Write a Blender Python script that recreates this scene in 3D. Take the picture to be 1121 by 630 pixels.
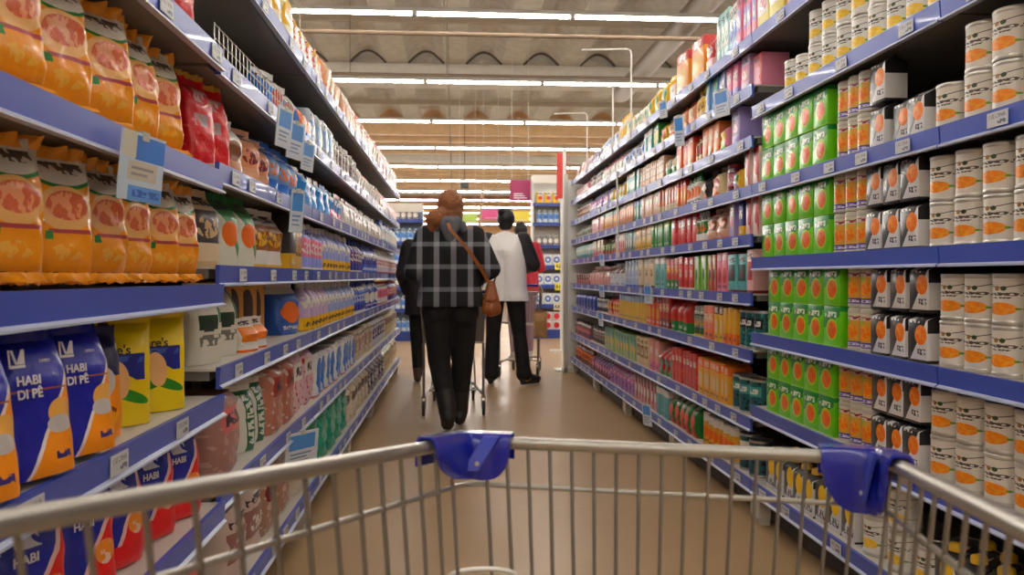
import bpy, bmesh, math, random
from mathutils import Vector, Matrix
PI = math.pi
R = math.radians
rnd = random.Random(11)
for o in list(bpy.data.objects): bpy.data.objects.remove(o)
SC = bpy.context.scene
COL = SC.collection

# ------------------------------------------------------------------ camera, world, exposure
FPX, VX, HY = 900.0, 498.0, 303.0
CAMZ = 1.03
PSI = math.atan((560.5 - VX) / FPX)
THE = math.atan((315.0 - HY) / FPX)
cd = bpy.data.cameras.new('camera'); cam = bpy.data.objects.new('camera', cd); COL.objects.link(cam)
cd.sensor_width = 36.0; cd.lens = FPX / 1121 * 36; cd.clip_start = 0.02; cd.clip_end = 200
cam.location = (0, 0, CAMZ); cam.rotation_euler = (PI / 2 - THE, 0, -PSI)
cd.dof.use_dof = True; cd.dof.focus_distance = 2.3; cd.dof.aperture_fstop = 7.0
SC.camera = cam
SC.view_settings.view_transform = 'Standard'; SC.view_settings.look = 'None'
SC.view_settings.gamma = 1.0; SC.view_settings.use_curve_mapping = False
SC.view_settings.exposure = 0.68
TUBE_STRENGTH = 48.0
w = bpy.data.worlds.new('world'); SC.world = w; w.use_nodes = True
w.node_tree.nodes['Background'].inputs[0].default_value = (1.0, 0.95, 0.9, 1)
w.node_tree.nodes['Background'].inputs[1].default_value = 0.30
SC.cycles.max_bounces = 6; SC.cycles.use_denoising = True
SC.cycles.sample_clamp_indirect = 6

# ------------------------------------------------------------------ materials
def lin(c):
    def f(v):
        v /= 255.0
        return v / 12.92 if v <= 0.04045 else ((v + 0.055) / 1.055) ** 2.4
    return (f(c[0]), f(c[1]), f(c[2]), 1.0)
MATS = {}
def vivid(c, k=1.25):
    L = 0.3 * c[0] + 0.59 * c[1] + 0.11 * c[2]
    return [min(250.0, max(6.0, L + (v - L) * k)) for v in c]
def mat(name, rgb, rough=0.5, metal=0.0, emit=0.0, coat=0.0, bump=None, var=0.0):
    if name in MATS: return MATS[name]
    m = bpy.data.materials.new(name); m.use_nodes = True; nt = m.node_tree
    b = nt.nodes['Principled BSDF']; b.inputs['Base Color'].default_value = lin(rgb)
    b.inputs['Roughness'].default_value = rough; b.inputs['Metallic'].default_value = metal
    b.inputs['Coat Weight'].default_value = coat
    if emit:
        b.inputs['Emission Color'].default_value = lin(rgb); b.inputs['Emission Strength'].default_value = emit
    if var:
        n = nt.nodes.new('ShaderNodeTexNoise'); n.inputs['Scale'].default_value = 6; n.inputs['Detail'].default_value = 4
        tc = nt.nodes.new('ShaderNodeTexCoord'); nt.links.new(tc.outputs['Object'], n.inputs['Vector'])
        mx = nt.nodes.new('ShaderNodeMix'); mx.data_type = 'RGBA'
        mx.inputs[6].default_value = lin(rgb); mx.inputs[7].default_value = lin([v * (1 - var) for v in rgb])
        nt.links.new(n.outputs['Fac'], mx.inputs[0]); nt.links.new(mx.outputs[2], b.inputs['Base Color'])
    if bump:
        n = nt.nodes.new('ShaderNodeTexNoise'); n.inputs['Scale'].default_value = bump[0]; n.inputs['Detail'].default_value = 3
        tc = nt.nodes.new('ShaderNodeTexCoord'); nt.links.new(tc.outputs['Object'], n.inputs['Vector'])
        bp = nt.nodes.new('ShaderNodeBump'); bp.inputs['Strength'].default_value = bump[1]; bp.inputs['Distance'].default_value = bump[2]
        nt.links.new(n.outputs['Fac'], bp.inputs['Height']); nt.links.new(bp.outputs['Normal'], b.inputs['Normal'])
    MATS[name] = m; return m

class G:
    """small node-graph helper working on UV print coordinates"""
    def __init__(s, name, rough, coat=0.0):
        s.m = bpy.data.materials.new(name); s.m.use_nodes = True; s.nt = s.m.node_tree
        s.b = s.nt.nodes['Principled BSDF']; s.b.inputs['Roughness'].default_value = rough
        s.b.inputs['Coat Weight'].default_value = coat
        uv = s.nt.nodes.new('ShaderNodeUVMap'); uv.uv_map = 'UVMap'
        sp = s.nt.nodes.new('ShaderNodeSeparateXYZ'); s.nt.links.new(uv.outputs[0], sp.inputs[0])
        s.uv = uv.outputs[0]; s.u = sp.outputs[0]; s.v = sp.outputs[1]
    def M(s, op, a, b=None, c=None):
        n = s.nt.nodes.new('ShaderNodeMath'); n.operation = op
        for i, x in enumerate((a, b, c)):
            if x is None: continue
            if isinstance(x, (int, float)): n.inputs[i].default_value = x
            else: s.nt.links.new(x, n.inputs[i])
        return n.outputs[0]
    def mix(s, fac, a, b):
        n = s.nt.nodes.new('ShaderNodeMix'); n.data_type = 'RGBA'
        for k, x in ((0, fac), (6, a), (7, b)):
            if isinstance(x, tuple): n.inputs[k].default_value = x
            elif isinstance(x, (int, float)): n.inputs[k].default_value = x
            else: s.nt.links.new(x, n.inputs[k])
        return n.outputs[2]
    def noise(s, sx, sy, det=2):
        mp = s.nt.nodes.new('ShaderNodeMapping'); mp.inputs['Scale'].default_value = (sx, sy, 1)
        s.nt.links.new(s.uv, mp.inputs[0])
        n = s.nt.nodes.new('ShaderNodeTexNoise'); n.inputs['Scale'].default_value = 1; n.inputs['Detail'].default_value = det
        s.nt.links.new(mp.outputs[0], n.inputs['Vector']); return n.outputs['Fac']
    def rect(s, x0, x1, y0, y1):
        a = s.M('GREATER_THAN', s.u, x0); b = s.M('LESS_THAN', s.u, x1)
        c = s.M('GREATER_THAN', s.v, y0); d = s.M('LESS_THAN', s.v, y1)
        return s.M('MULTIPLY', s.M('MULTIPLY', a, b), s.M('MULTIPLY', c, d))
    def ell(s, cx, cy, rx, ry, ang=0.0):
        du = s.M('SUBTRACT', s.u, cx); dv = s.M('SUBTRACT', s.v, cy)
        ca, sa = math.cos(ang), math.sin(ang)
        p = s.M('ADD', s.M('MULTIPLY', du, ca), s.M('MULTIPLY', dv, sa))
        q = s.M('SUBTRACT', s.M('MULTIPLY', dv, ca), s.M('MULTIPLY', du, sa))
        p = s.M('DIVIDE', p, rx); q = s.M('DIVIDE', q, ry)
        return s.M('LESS_THAN', s.M('ADD', s.M('MULTIPLY', p, p), s.M('MULTIPLY', q, q)), 1.0)

def printed(name, base, shapes, rough=0.4, coat=0.0, bump=0.0, vary=0.08):
    """a printed wrapper: SHAPES painted in turn on BASE in the item's own front-face coordinates"""
    if name in MATS: return MATS[name]
    g = G(name, rough, coat); col = lin(vivid(base))
    for sh in shapes:
        k, args, c = sh[0], sh[1], lin(vivid(sh[2]))
        if k == 'rect': f = g.rect(*args)
        elif k == 'ell': f = g.ell(*args)
        elif k == 'food':                       # a pictured food: mottled ellipse
            f = g.ell(*args); c = g.mix(g.M('GREATER_THAN', g.noise(9, 9, 3), 0.52), c, lin(vivid(sh[3])))
        elif k == 'half':                       # a*u + b*v + c > 0, inside a v range
            a, b, cc, y0, y1 = args
            t = g.M('ADD', g.M('ADD', g.M('MULTIPLY', g.u, a), g.M('MULTIPLY', g.v, b)), cc)
            f = g.M('MULTIPLY', g.M('GREATER_THAN', t, 0.0), g.rect(-0.02, 1.02, y0, y1))
        elif k == 'scrib':                      # unreadable small writing
            x0, x1, y0, y1, sx, sy = args
            f = g.M('MULTIPLY', g.rect(x0, x1, y0, y1), g.M('GREATER_THAN', g.noise(sx, sy, 1), 0.47))
        elif k == 'wave':                       # wavy line band: centre v, amplitude, half thickness
            v0, amp, th, fr = args
            wv = g.M('ADD', g.M('MULTIPLY', g.M('COSINE', g.M('MULTIPLY', g.M('SUBTRACT', g.u, 0.5), fr * 2 * PI)), amp), v0)
            f = g.M('LESS_THAN', g.M('ABSOLUTE', g.M('SUBTRACT', g.v, wv)), th)
        elif k == 'blot':                       # scattered pattern
            sx, sy, thr = args
            f = g.M('GREATER_THAN', g.noise(sx, sy, 2), thr)
        col = g.mix(f, col, c)
    if vary:
        oi = g.nt.nodes.new('ShaderNodeObjectInfo')
        hs = g.nt.nodes.new('ShaderNodeHueSaturation')
        v = g.M('ADD', g.M('MULTIPLY', oi.outputs['Random'], vary), 1.0 - vary / 2)
        g.nt.links.new(v, hs.inputs['Value'])
        if isinstance(col, tuple): hs.inputs['Color'].default_value = col
        else: g.nt.links.new(col, hs.inputs['Color'])
        col = hs.outputs[0]
    if isinstance(col, tuple): g.b.inputs['Base Color'].default_value = col
    else: g.nt.links.new(col, g.b.inputs['Base Color'])
    if bump:
        n = g.nt.nodes.new('ShaderNodeTexNoise'); n.inputs['Scale'].default_value = 22; n.inputs['Detail'].default_value = 3
        tc = g.nt.nodes.new('ShaderNodeTexCoord'); g.nt.links.new(tc.outputs['Object'], n.inputs['Vector'])
        bp = g.nt.nodes.new('ShaderNodeBump'); bp.inputs['Strength'].default_value = bump; bp.inputs['Distance'].default_value = 0.012
        g.nt.links.new(n.outputs['Fac'], bp.inputs['Height']); g.nt.links.new(bp.outputs['Normal'], g.b.inputs['Normal'])
    MATS[name] = g.m; return g.m

# ------------------------------------------------------------------ mesh helpers
class MB:
    def __init__(s): s.v = []; s.f = []; s.uv = []; s.mi = []
    def add(s, vs, fs, uvs=None, mi=0):
        n = len(s.v); s.v += [tuple(v) for v in vs]
        for i, f in enumerate(fs):
            s.f.append([n + k for k in f]); s.mi.append(mi)
            s.uv.append(uvs[i] if uvs else [(0, 0)] * len(f))
    def box(s, x0, x1, y0, y1, z0, z1, mi=0):
        vs = [(x0, y0, z0), (x1, y0, z0), (x1, y1, z0), (x0, y1, z0), (x0, y0, z1), (x1, y0, z1), (x1, y1, z1), (x0, y1, z1)]
        s.add(vs, [(0, 3, 2, 1), (4, 5, 6, 7), (0, 1, 5, 4), (1, 2, 6, 5), (2, 3, 7, 6), (3, 0, 4, 7)], None, mi)
    def tube(s, pts, r, n=8, closed=False, mi=0, caps=True):
        pts = [Vector(p) for p in pts]; m = len(pts); rings = []
        rr = r if isinstance(r, (list, tuple)) else [r] * m
        up = None
        for i, p in enumerate(pts):
            if closed: d = (pts[(i + 1) % m] - pts[i - 1])
            else: d = pts[min(i + 1, m - 1)] - pts[max(i - 1, 0)]
            if d.length < 1e-9: d = Vector((0, 0, 1))
            d.normalize()
            if up is None:
                up = Vector((0, 0, 1)) if abs(d.z) < 0.9 else Vector((0, 1, 0))
            a = d.cross(up)
            if a.length < 1e-5: a = d.cross(Vector((1, 0.1, 0)))
            a.normalize(); b = a.cross(d).normalized(); up = b
            rings.append([p + a * (math.cos(2 * PI * k / n) * rr[i]) + b * (math.sin(2 * PI * k / n) * rr[i]) for k in range(n)])
        vs = [v for rg in rings for v in rg]; fs = []
        for i in range(m if closed else m - 1):
            j = (i + 1) % m
            for k in range(n):
                fs.append((i * n + k, j * n + k, j * n + (k + 1) % n, i * n + (k + 1) % n))
        if not closed and caps:
            fs.append(tuple(range(n))); fs.append(tuple((m - 1) * n + k for k in reversed(range(n))))
        s.add(vs, fs, None, mi)
    def lathe(s, prof, n=20, mi=0, c=(0, 0)):
        """profile [(r, z)] around z; u from the angle (front = -y at u 0.5), v = z over full height"""
        H = max(z for _, z in prof) or 1; Z0 = min(z for _, z in prof)
        vs = []; fs = []; uvs = []
        for r, z in prof:
            for k in range(n):
                a = 2 * PI * k / n; vs.append((c[0] + r * math.sin(a), c[1] + r * math.cos(a), z))
        for i in range(len(prof) - 1):
            for k in range(n):
                k2 = (k + 1) % n
                fs.append((i * n + k, i * n + k2, (i + 1) * n + k2, (i + 1) * n + k))
                u0, u1 = 1 - k / n, 1 - (k + 1) / n
                v0, v1 = (prof[i][1] - Z0) / (H - Z0), (prof[i + 1][1] - Z0) / (H - Z0)
                f2 = lambda u: (u - 0.5) * 2.0 + 0.5
                uvs.append([(f2(u0), v0), (f2(u1), v0), (f2(u1), v1), (f2(u0), v1)])
        m = len(prof)
        if prof[-1][0] > 1e-5: fs.append(tuple((m - 1) * n + k for k in range(n))[::-1]); uvs.append([(5, 5)] * n)
        if prof[0][0] > 1e-5: fs.append(tuple(range(n))); uvs.append([(5, 5)] * n)
        s.add(vs, fs, uvs, mi)
    def mesh(s, name, mats, smooth=True, bevel=0.0, fix=False):
        me = bpy.data.meshes.new(name); me.from_pydata(s.v, [], s.f)
        uv = me.uv_layers.new(name='UVMap'); i = 0
        for f in s.uv:
            for c in f: uv.data[i].uv = c; i += 1
        for p, k in zip(me.polygons, s.mi): p.material_index = k
        for m in (mats if isinstance(mats, (list, tuple)) else [mats]): me.materials.append(m)
        if bevel or fix:
            bm = bmesh.new(); bm.from_mesh(me)
            if fix: bmesh.ops.recalc_face_normals(bm, faces=bm.faces)
            if bevel: bmesh.ops.bevel(bm, geom=bm.edges[:], offset=bevel, segments=2, profile=0.5, affect='EDGES', clamp_overlap=True)
            bm.to_mesh(me); bm.free()
        if smooth:
            me.polygons.foreach_set('use_smooth', [True] * len(me.polygons))
            try: me.set_sharp_from_angle(angle=R(38))
            except Exception: pass
        me.update(); return me

def link(name, me, parent=None, loc=(0, 0, 0), rz=0.0):
    o = bpy.data.objects.new(name, me); COL.objects.link(o); o.location = loc; o.rotation_euler = (0, 0, rz)
    if parent: o.parent = parent
    return o
def tag(o, label, cat, group=None):
    o['label'] = label; o['category'] = cat
    if group: o['group'] = group
    return o
def thing(name, label, cat, loc=(0, 0, 0), rz=0.0, group=None):
    return tag(link(name, None, None, loc, rz), label, cat, group)
def struct(name, me):
    o = link(name, me); o['kind'] = 'structure'; return o
def text_mesh(txt, size, m, extrude=0.0004, bold=0.0):
    cu = bpy.data.curves.new('txt', 'FONT'); cu.body = txt; cu.size = size; cu.extrude = extrude; cu.offset = bold
    cu.align_x = 'CENTER'; cu.align_y = 'CENTER'
    o = bpy.data.objects.new('txt', cu); COL.objects.link(o)
    dg = bpy.context.evaluated_depsgraph_get(); me = bpy.data.meshes.new_from_object(o.evaluated_get(dg))
    bpy.data.objects.remove(o); me.materials.clear(); me.materials.append(m)
    me.transform(Matrix.Rotation(PI / 2, 4, 'X')); return me     # stands upright, facing -y

ORD = ['first', 'second', 'third', 'fourth', 'fifth', 'sixth', 'seventh', 'eighth', 'ninth', 'tenth', 'eleventh', 'twelfth', 'thirteenth',
       'fourteenth', 'fifteenth', 'sixteenth', 'seventeenth', 'eighteenth', 'nineteenth', 'twentieth']
def ordw(i):
    if i < 20: return ORD[i]
    t = {2: 'twenty', 3: 'thirty', 4: 'forty', 5: 'fifty'}[(i + 1) // 10]
    return t + '-' + ORD[(i + 1) % 10 - 1] if (i + 1) % 10 else {2: 'twentieth', 3: 'thirtieth', 4: 'fortieth', 5: 'fiftieth'}[(i + 1) // 10]

# ------------------------------------------------------------------ the building
XL, XR = -0.58, 1.23                       # front edges of the two shelf runs
def YL(x): return XL / math.tan(math.atan((x - 560.5) / FPX) + PSI)    # where along each run a sight line meets it
def YR(x): return XR / math.tan(math.atan((x - 560.5) / FPX) + PSI)

def floor_mat():
    m = bpy.data.materials.new('floor_vinyl'); m.use_nodes = True; nt = m.node_tree; b = nt.nodes['Principled BSDF']
    tc = nt.nodes.new('ShaderNodeTexCoord')
    n = nt.nodes.new('ShaderNodeTexNoise'); n.inputs['Scale'].default_value = 1.3; n.inputs['Detail'].default_value = 6
    nt.links.new(tc.outputs['Object'], n.inputs['Vector'])
    n2 = nt.nodes.new('ShaderNodeTexNoise'); n2.inputs['Scale'].default_value = 60; n2.inputs['Detail'].default_value = 3
    nt.links.new(tc.outputs['Object'], n2.inputs['Vector'])
    br = nt.nodes.new('ShaderNodeTexBrick'); br.inputs['Scale'].default_value = 1; br.offset = 0
    br.inputs['Brick Width'].default_value = 1.2; br.inputs['Row Height'].default_value = 1.2
    br.inputs['Mortar Size'].default_value = 0.003; br.inputs['Mortar Smooth'].default_value = 0.6
    br.inputs['Color1'].default_value = lin((192, 160, 120)); br.inputs['Color2'].default_value = lin((188, 156, 116))
    br.inputs['Mortar'].default_value = lin((170, 140, 106))
    nt.links.new(tc.outputs['Object'], br.inputs['Vector'])
    mx = nt.nodes.new('ShaderNodeMix'); mx.data_type = 'RGBA'; mx.inputs[7].default_value = lin((172, 138, 98))
    mm = nt.nodes.new('ShaderNodeMath'); mm.operation = 'MULTIPLY'; mm.inputs[1].default_value = 0.55
    nt.links.new(n.outputs['Fac'], mm.inputs[0]); nt.links.new(mm.outputs[0], mx.inputs[0])
    nt.links.new(br.outputs['Color'], mx.inputs[6]); nt.links.new(mx.outputs[2], b.inputs['Base Color'])
    rr = nt.nodes.new('ShaderNodeMapRange'); rr.inputs[3].default_value = 0.24; rr.inputs[4].default_value = 0.42
    nt.links.new(n.outputs['Fac'], rr.inputs[0]); nt.links.new(rr.outputs[0], b.inputs['Roughness'])
    return m
b = MB(); b.box(-14, 16, -6, 44, -0.1, 0); struct('floor', b.mesh('floor', floor_mat(), False))

CZ = 5.0
concrete = mat('ceiling_concrete', (176, 169, 157), 0.85, var=0.25)
tan_ceil = mat('ceiling_tan', (168, 128, 86), 0.7, var=0.25)  # tan tone for the far stretch of ceiling
beam_m = mat('beam_concrete', (178, 170, 157), 0.8, var=0.15)
def vault(y0, y1, m, name):
    """shallow vaults side by side, each with a raised arch between flat ribs"""
    b = MB(); P = 1.07; x = -13.9; xs = []
    while x < 15.5:
        xs += [(x, 0.0)]
        for k in range(9):
            t = k / 8; xs.append((x + 0.2 + 0.67 * t, 0.22 * math.sin(PI * t)))
        x += P
    top = [(a, CZ + 0.45) for a, _ in xs]
    vs = [(a, y0, CZ + z) for a, z in xs] + [(a, y1, CZ + z) for a, z in xs]; n = len(xs)
    b.add(vs, [(i, i + n, i + n + 1, i + 1) for i in range(n - 1)])
    b.box(xs[0][0], xs[-1][0], y0, y1, CZ + 0.3, CZ + 0.36)
    return struct(name, b.mesh(name, m, False))
vault(-6, 20.8, concrete, 'ceiling_vaults'); vault(20.8, 44, tan_ceil, 'ceiling_tan')
dark_gap = mat('ceiling_dark', (70, 58, 46), 0.9)
for i, y in enumerate((-5.2, 5.2, 15.4, 25.8, 36.2)):
    b = MB(); b.box(-14, 16, y, y + 0.45, 4.62, 5.0); struct('ceiling_beam', b.mesh('beam', beam_m, False, 0.02))
    b = MB(); x = -13.9
    while x < 15.5:
        b.tube([(x + .2 + .67 * k / 10, y - .035, CZ + .22 * math.sin(PI * k / 10) - .005) for k in range(11)], .034, 6); x += 1.07
    struct('ceiling_arch_shade', b.mesh('arch_shade', dark_gap, True))  # dark strips put in for the shade in the gap round each arch
# thin seams and purlins across the vaults
for y in (0.3, 12.6, 18.6):
    b = MB(); b.box(-14, 16, y, y + 0.07, 4.90, 5.0); struct('ceiling_purlin', b.mesh('purlin', mat('purlin', (128, 112, 94), 0.8), False))
for y in (21.5, 22.6, 23.7, 24.8, 27.5, 28.7, 29.9, 31.1, 32.3, 33.5, 34.7):
    b = MB(); b.box(-14, 16, y, y + 0.22, 4.72, 5.0); struct('ceiling_joist', b.mesh('joist', mat('joist', (190, 154, 110), 0.6, var=0.2), False))
# a duct running along the hall under the roof
b = MB(); b.tube([(3.1, -5, 4.44), (3.1, 15.2, 4.44)], 0.16, 16)
tag(link('air_duct', b.mesh('duct', mat('duct_m', (112, 98, 82), 0.6))), 'brown-grey duct running under the roof along the hall', 'duct')
# walls
def slat_mat():
    m = bpy.data.materials.new('back_wall_slats'); m.use_nodes = True; nt = m.node_tree; bs = nt.nodes['Principled BSDF']
    tc = nt.nodes.new('ShaderNodeTexCoord'); sp = nt.nodes.new('ShaderNodeSeparateXYZ'); nt.links.new(tc.outputs['Object'], sp.inputs[0])
    q = nt.nodes.new('ShaderNodeMath'); q.operation = 'MULTIPLY'; q.inputs[1].default_value = 1 / 0.55; nt.links.new(sp.outputs[2], q.inputs[0])
    f = nt.nodes.new('ShaderNodeMath'); f.operation = 'FRACT'; nt.links.new(q.outputs[0], f.inputs[0])
    g = nt.nodes.new('ShaderNodeMath'); g.operation = 'GREATER_THAN'; g.inputs[1].default_value = 0.72; nt.links.new(f.outputs[0], g.inputs[0])
    mx = nt.nodes.new('ShaderNodeMix'); mx.data_type = 'RGBA'; mx.inputs[6].default_value = lin((204, 160, 108)); mx.inputs[7].default_value = lin((160, 116, 70))
    nt.links.new(g.outputs[0], mx.inputs[0]); nt.links.new(mx.outputs[2], bs.inputs['Base Color']); bs.inputs['Roughness'].default_value = 0.6
    return m
b = MB(); b.box(-14, 16, 43.8, 44, 0, 5.4); struct('wall_back', b.mesh('wall_back', slat_mat(), False))
plaster = mat('plaster', (206, 198, 184), 0.8)
b = MB(); b.box(-14, -13.8, -6, 43.8, 0, 5.4); struct('wall_left', b.mesh('wall_left', plaster, False))
b = MB(); b.box(15.8, 16, -6, 43.8, 0, 5.4); struct('wall_right', b.mesh('wall_right', plaster, False))
b = MB(); b.box(-13.8, 15.8, -6, -5.8, 0, 5.4); struct('wall_front', b.mesh('wall_front', plaster, False))

# fluorescent rows
tube_m = mat('tube_glow', (255, 250, 240), 0.4, emit=TUBE_STRENGTH)
house_m = mat('fixture_housing', (160, 156, 150), 0.45)
LZ = CAMZ + 2.5
ROWS = [-3.05, -0.3, 2.45, 5.2, 7.95, 10.7, 13.45, 16.2, 18.95, 21.7, 24.45, 27.2, 29.95, 32.7, 36.0, 39.5]
for i, y in enumerate(ROWS):
    t = thing('fluorescent_light_row', (f'{ordw(i - 4)} row of glowing tubes under the roof, counting from the picture top' if i > 3 else f'{ordw(i)} row of tubes above the cart, outside the picture'), 'ceiling light', (0, y, LZ), 0, 'fluorescent rows across the hall')
    x0 = -0.38 - 1.52 * 6; n = 13
    hb = MB(); hb.box(x0, x0 + 1.52 * n, -0.022, 0.022, 0.035, 0.075)
    for k in range(n + 1): hb.box(x0 + 1.52 * k - .02, x0 + 1.52 * k + .02, -.02, .02, -.008, .06)
    link('housing', hb.mesh('housing', house_m, False), t)
    for k in range(n):
        tb = MB(); tb.tube([(x0 + 1.52 * k + 0.03, 0, 0.015), (x0 + 1.52 * (k + 1) - 0.03, 0, 0.015)], 0.012, 10)
        link('tube', tb.mesh('tube', tube_m), t)
    for xx in (x0 + 2.2, x0 + 9.4, x0 + 16.8):
        rb = MB(); rb.tube([(xx, 0, 0.1), (xx, 0, 4.98 - LZ)], 0.006, 6); link('hanger_rod', rb.mesh('rod', mat('rod', (120, 112, 100), 0.5)), t)
# cable tray just beyond the first lit row
for i, (y, z) in enumerate(((8.15, 3.42), (12.0, 3.95))):
    b = MB(); b.tube([(-9, y, z), (11, y, z)], 0.022, 8)
    for xx in (-7, -1.5, 4.1, 9): b.tube([(xx, y, z), (xx, y, 4.98)], 0.006, 6)
    tag(link('conduit_pipe', b.mesh('conduit', mat('conduit', (92, 74, 58), 0.6))), ['brown pipe hanging just under the brightest row of tubes', 'brown pipe hanging across the hall under the second row of tubes'][i], 'pipe')
#PART2
# ------------------------------------------------------------------ shelving
blue_rail = mat('blue_rail', (64, 88, 192), 0.36, coat=0.12)
lip_m = mat('rail_lip', (178, 186, 214), 0.35)
deck_m = mat('shelf_deck', (214, 208, 196), 0.45)
under_m = mat('shelf_metal', (118, 114, 110), 0.5)
back_m = mat('shelf_back', (46, 42, 40), 0.7)
post_m = mat('shelf_post', (196, 194, 188), 0.45)
plinth_m = mat('plinth', (54, 50, 48), 0.6)
tag_m = printed('price_tag', (200, 202, 206), [('scrib', (0.1, 0.9, 0.55, 0.85, 14, 5), (150, 150, 156)), ('scrib', (0.5, 0.9, 0.15, 0.42, 8, 3), (110, 110, 120))], 0.5)
def plain_box(w, h, d, m, name, bev=0.0):
    """box with its print on the -y face, base centre at the origin"""
    b = MB(); x, y = w / 2, d / 2
    vs = [(-x, -y, 0), (x, -y, 0), (x, y, 0), (-x, y, 0), (-x, -y, h), (x, -y, h), (x, y, h), (-x, y, h)]
    fr = [(0, 0), (1, 0), (1, 1), (0, 1)]; sd = [(2, 0), (3, 0), (3, 1), (2, 1)]; tp = [(2, 1.5)] * 4
    b.add(vs, [(0, 1, 5, 4), (1, 2, 6, 5), (2, 3, 7, 6), (3, 0, 4, 7), (4, 5, 6, 7), (0, 3, 2, 1)], [fr, sd, fr, sd, tp, tp])
    return b.mesh(name, m, True, bev)
TAG_MESH = plain_box(0.072, 0.034, 0.002, tag_m, 'price_tag_mesh')

def unit(side, y0, y1, heights, label, top, name='shelving_unit', depth=0.50, lead=0.0, tags=True, skip_tags=(), rail=None, X=None):
    """one bay: HEIGHTS are (z, y0 override, y1 override) or z; front edge at XL or XR, goods face the aisle"""
    sg = -1 if side == 'L' else 1
    X = (XL if side == 'L' else XR) - sg * lead if X is None else X
    ym = (y0 + y1) / 2
    t = thing(name, label, 'shelf', (X, ym, 0), 0, 'aisle shelving bays')
    def bx(b, l0, l1, a0, a1, z0, z1, mi=0):
        xa, xb = sorted((sg * l0, sg * l1)); b.box(xa, xb, a0 - ym, a1 - ym, z0, z1, mi)
    b = MB(); bx(b, depth - 0.02, depth, y0, y1, 0.1, top); link('back_panel', b.mesh('back_panel', back_m, False), t)
    for yy in (y0, y1 - 0.03):
        b = MB(); bx(b, depth - 0.045, depth - 0.02, yy, yy + 0.03, 0.02, top); link('upright', b.mesh('upright', post_m, False, 0.003), t)
    b = MB(); bx(b, 0.07, 0.10, y0, y1, 0.02, 0.115); link('kick_board', b.mesh('kick', plinth_m, False), t)
    for yy in (y0 + 0.01, y1 - 0.05):
        b = MB(); bx(b, 0.02, depth, yy, yy + 0.04, 0.025, 0.11); bx(b, 0.03, 0.07, yy, yy + 0.04, 0, 0.03); link('base_foot', b.mesh('foot', deck_m, False, 0.004), t)
    for i, z in enumerate(heights):
        a0, a1 = y0 + 0.003, y1 - 0.003; zz = z
        if isinstance(z, tuple): zz, a0, a1 = z
        b = MB(); bx(b, 0.013, depth - 0.045, a0, a1, zz - 0.006, zz, 0); bx(b, 0.03, depth - 0.05, a0 + 0.004, a1 - 0.004, zz - 0.03, zz - 0.006, 1)
        sh = link('shelf', b.mesh('shelf', [deck_m, under_m], False), t)
        # price rail: gently sloping blue strip with a pale lip along its foot
        p = [(-0.000, 0.004), (0.004, -0.041), (-0.004, -0.046), (-0.004, -0.050), (0.012, -0.050), (0.012, 0.004)]
        b = MB(); vs = [(sg * l, a0 - ym, zz + q) for l, q in p] + [(sg * l, a1 - ym, zz + q) for l, q in p]; n = len(p)
        b.add(vs, [(k, (k + 1) % n, n + (k + 1) % n, n + k) for k in range(n)] + [tuple(range(n)), tuple(range(2 * n - 1, n - 1, -1))])
        b.mi = [1 if k in (1, 2, 3) else 0 for k in range(n)] + [0, 0]
        link('price_rail', b.mesh('rail', [rail or blue_rail, lip_m], False, 0, True), sh)
        for yy in (a0 + 0.01, a1 - 0.02):
            bb = MB(); xs = sg * 0.34, sg * (depth - 0.045)
            vs = []
            for o_ in (0, 0.006): vs += [(xs[0], yy + o_ - ym, zz - 0.03), (xs[1], yy + o_ - ym, zz - 0.03), (xs[1], yy + o_ - ym, zz - 0.085), (xs[0], yy + o_ - ym, zz - 0.045)]
            if zz > 0.3:
                bb.add(vs, [(0, 1, 2, 3), (7, 6, 5, 4), (0, 4, 5, 1), (1, 5, 6, 2), (2, 6, 7, 3), (3, 7, 4, 0)])
                link('bracket', bb.mesh('bracket', under_m, False, 0, True), sh)
        if tags and zz not in skip_tags:
            yy = a0 + 0.12 + rnd.random() * 0.1
            while yy < a1 - 0.06:
                o = link('price_tag', TAG_MESH, sh, (-sg * 0.0005, yy - ym, zz - 0.038), -PI / 2 if side == 'R' else PI / 2)
                yy += rnd.uniform(0.16, 0.42)
    return t
LB = [(0.75, 2.08)] + [(2.08 + 1.335 * k, 2.08 + 1.335 * (k + 1)) for k in range(5)]
RB = [(0.69, 2.02), (2.02, 3.35)] + [(3.35 + 1.33 * k, 3.35 + 1.33 * (k + 1)) for k in range(4)]
NEARL = [0.175, 0.47, 0.735, 1.007, 1.285, 1.585, 1.88]
FARL = [0.175, 0.49, 0.80, 1.055, 1.31, 1.58, 1.88]
NEARR = [0.175, 0.49, 0.795, 1.105, 1.41, 1.73, 2.04]
FARR = [0.175, 0.43, 0.717, 0.957, 1.205, 1.41, 1.615, 1.83, 2.04]
for i, (a, c) in enumerate(LB):
    unit('L', a, c, NEARL if i == 0 else FARL, ['shelving bay with orange and blue bags beside the cart' , 'shelving bay just beyond the orange bags, with beige and white bags',
         'second shelving bay beyond the orange bags, with lilac and navy bottles', 'third shelving bay beyond the orange bags', 'fourth shelving bay beyond the orange bags', 'last shelving bay on the bagged goods run'][i], 2.0, lead=0.012 if i == 0 else 0, skip_tags=(0.47, 1.007, 1.285) if i == 0 else ())
for i, (a, c) in enumerate(RB):
    unit('R', a, c, NEARR if i < 2 else FARR, ['closest tins bay, white tins with orange pictures', 'bay with green cartons, lime tubs and black-white cartons', 'first narrow-shelved bay beyond the green cartons',
         'second narrow-shelved bay beyond the green cartons', 'third narrow-shelved bay beyond the green cartons', 'last narrow-shelved bay on the tins side, at the white end frame'][i], 2.1 if i < 2 else 2.06, skip_tags=(1.105, 0.795, 0.49) if i < 2 else ())
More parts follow.
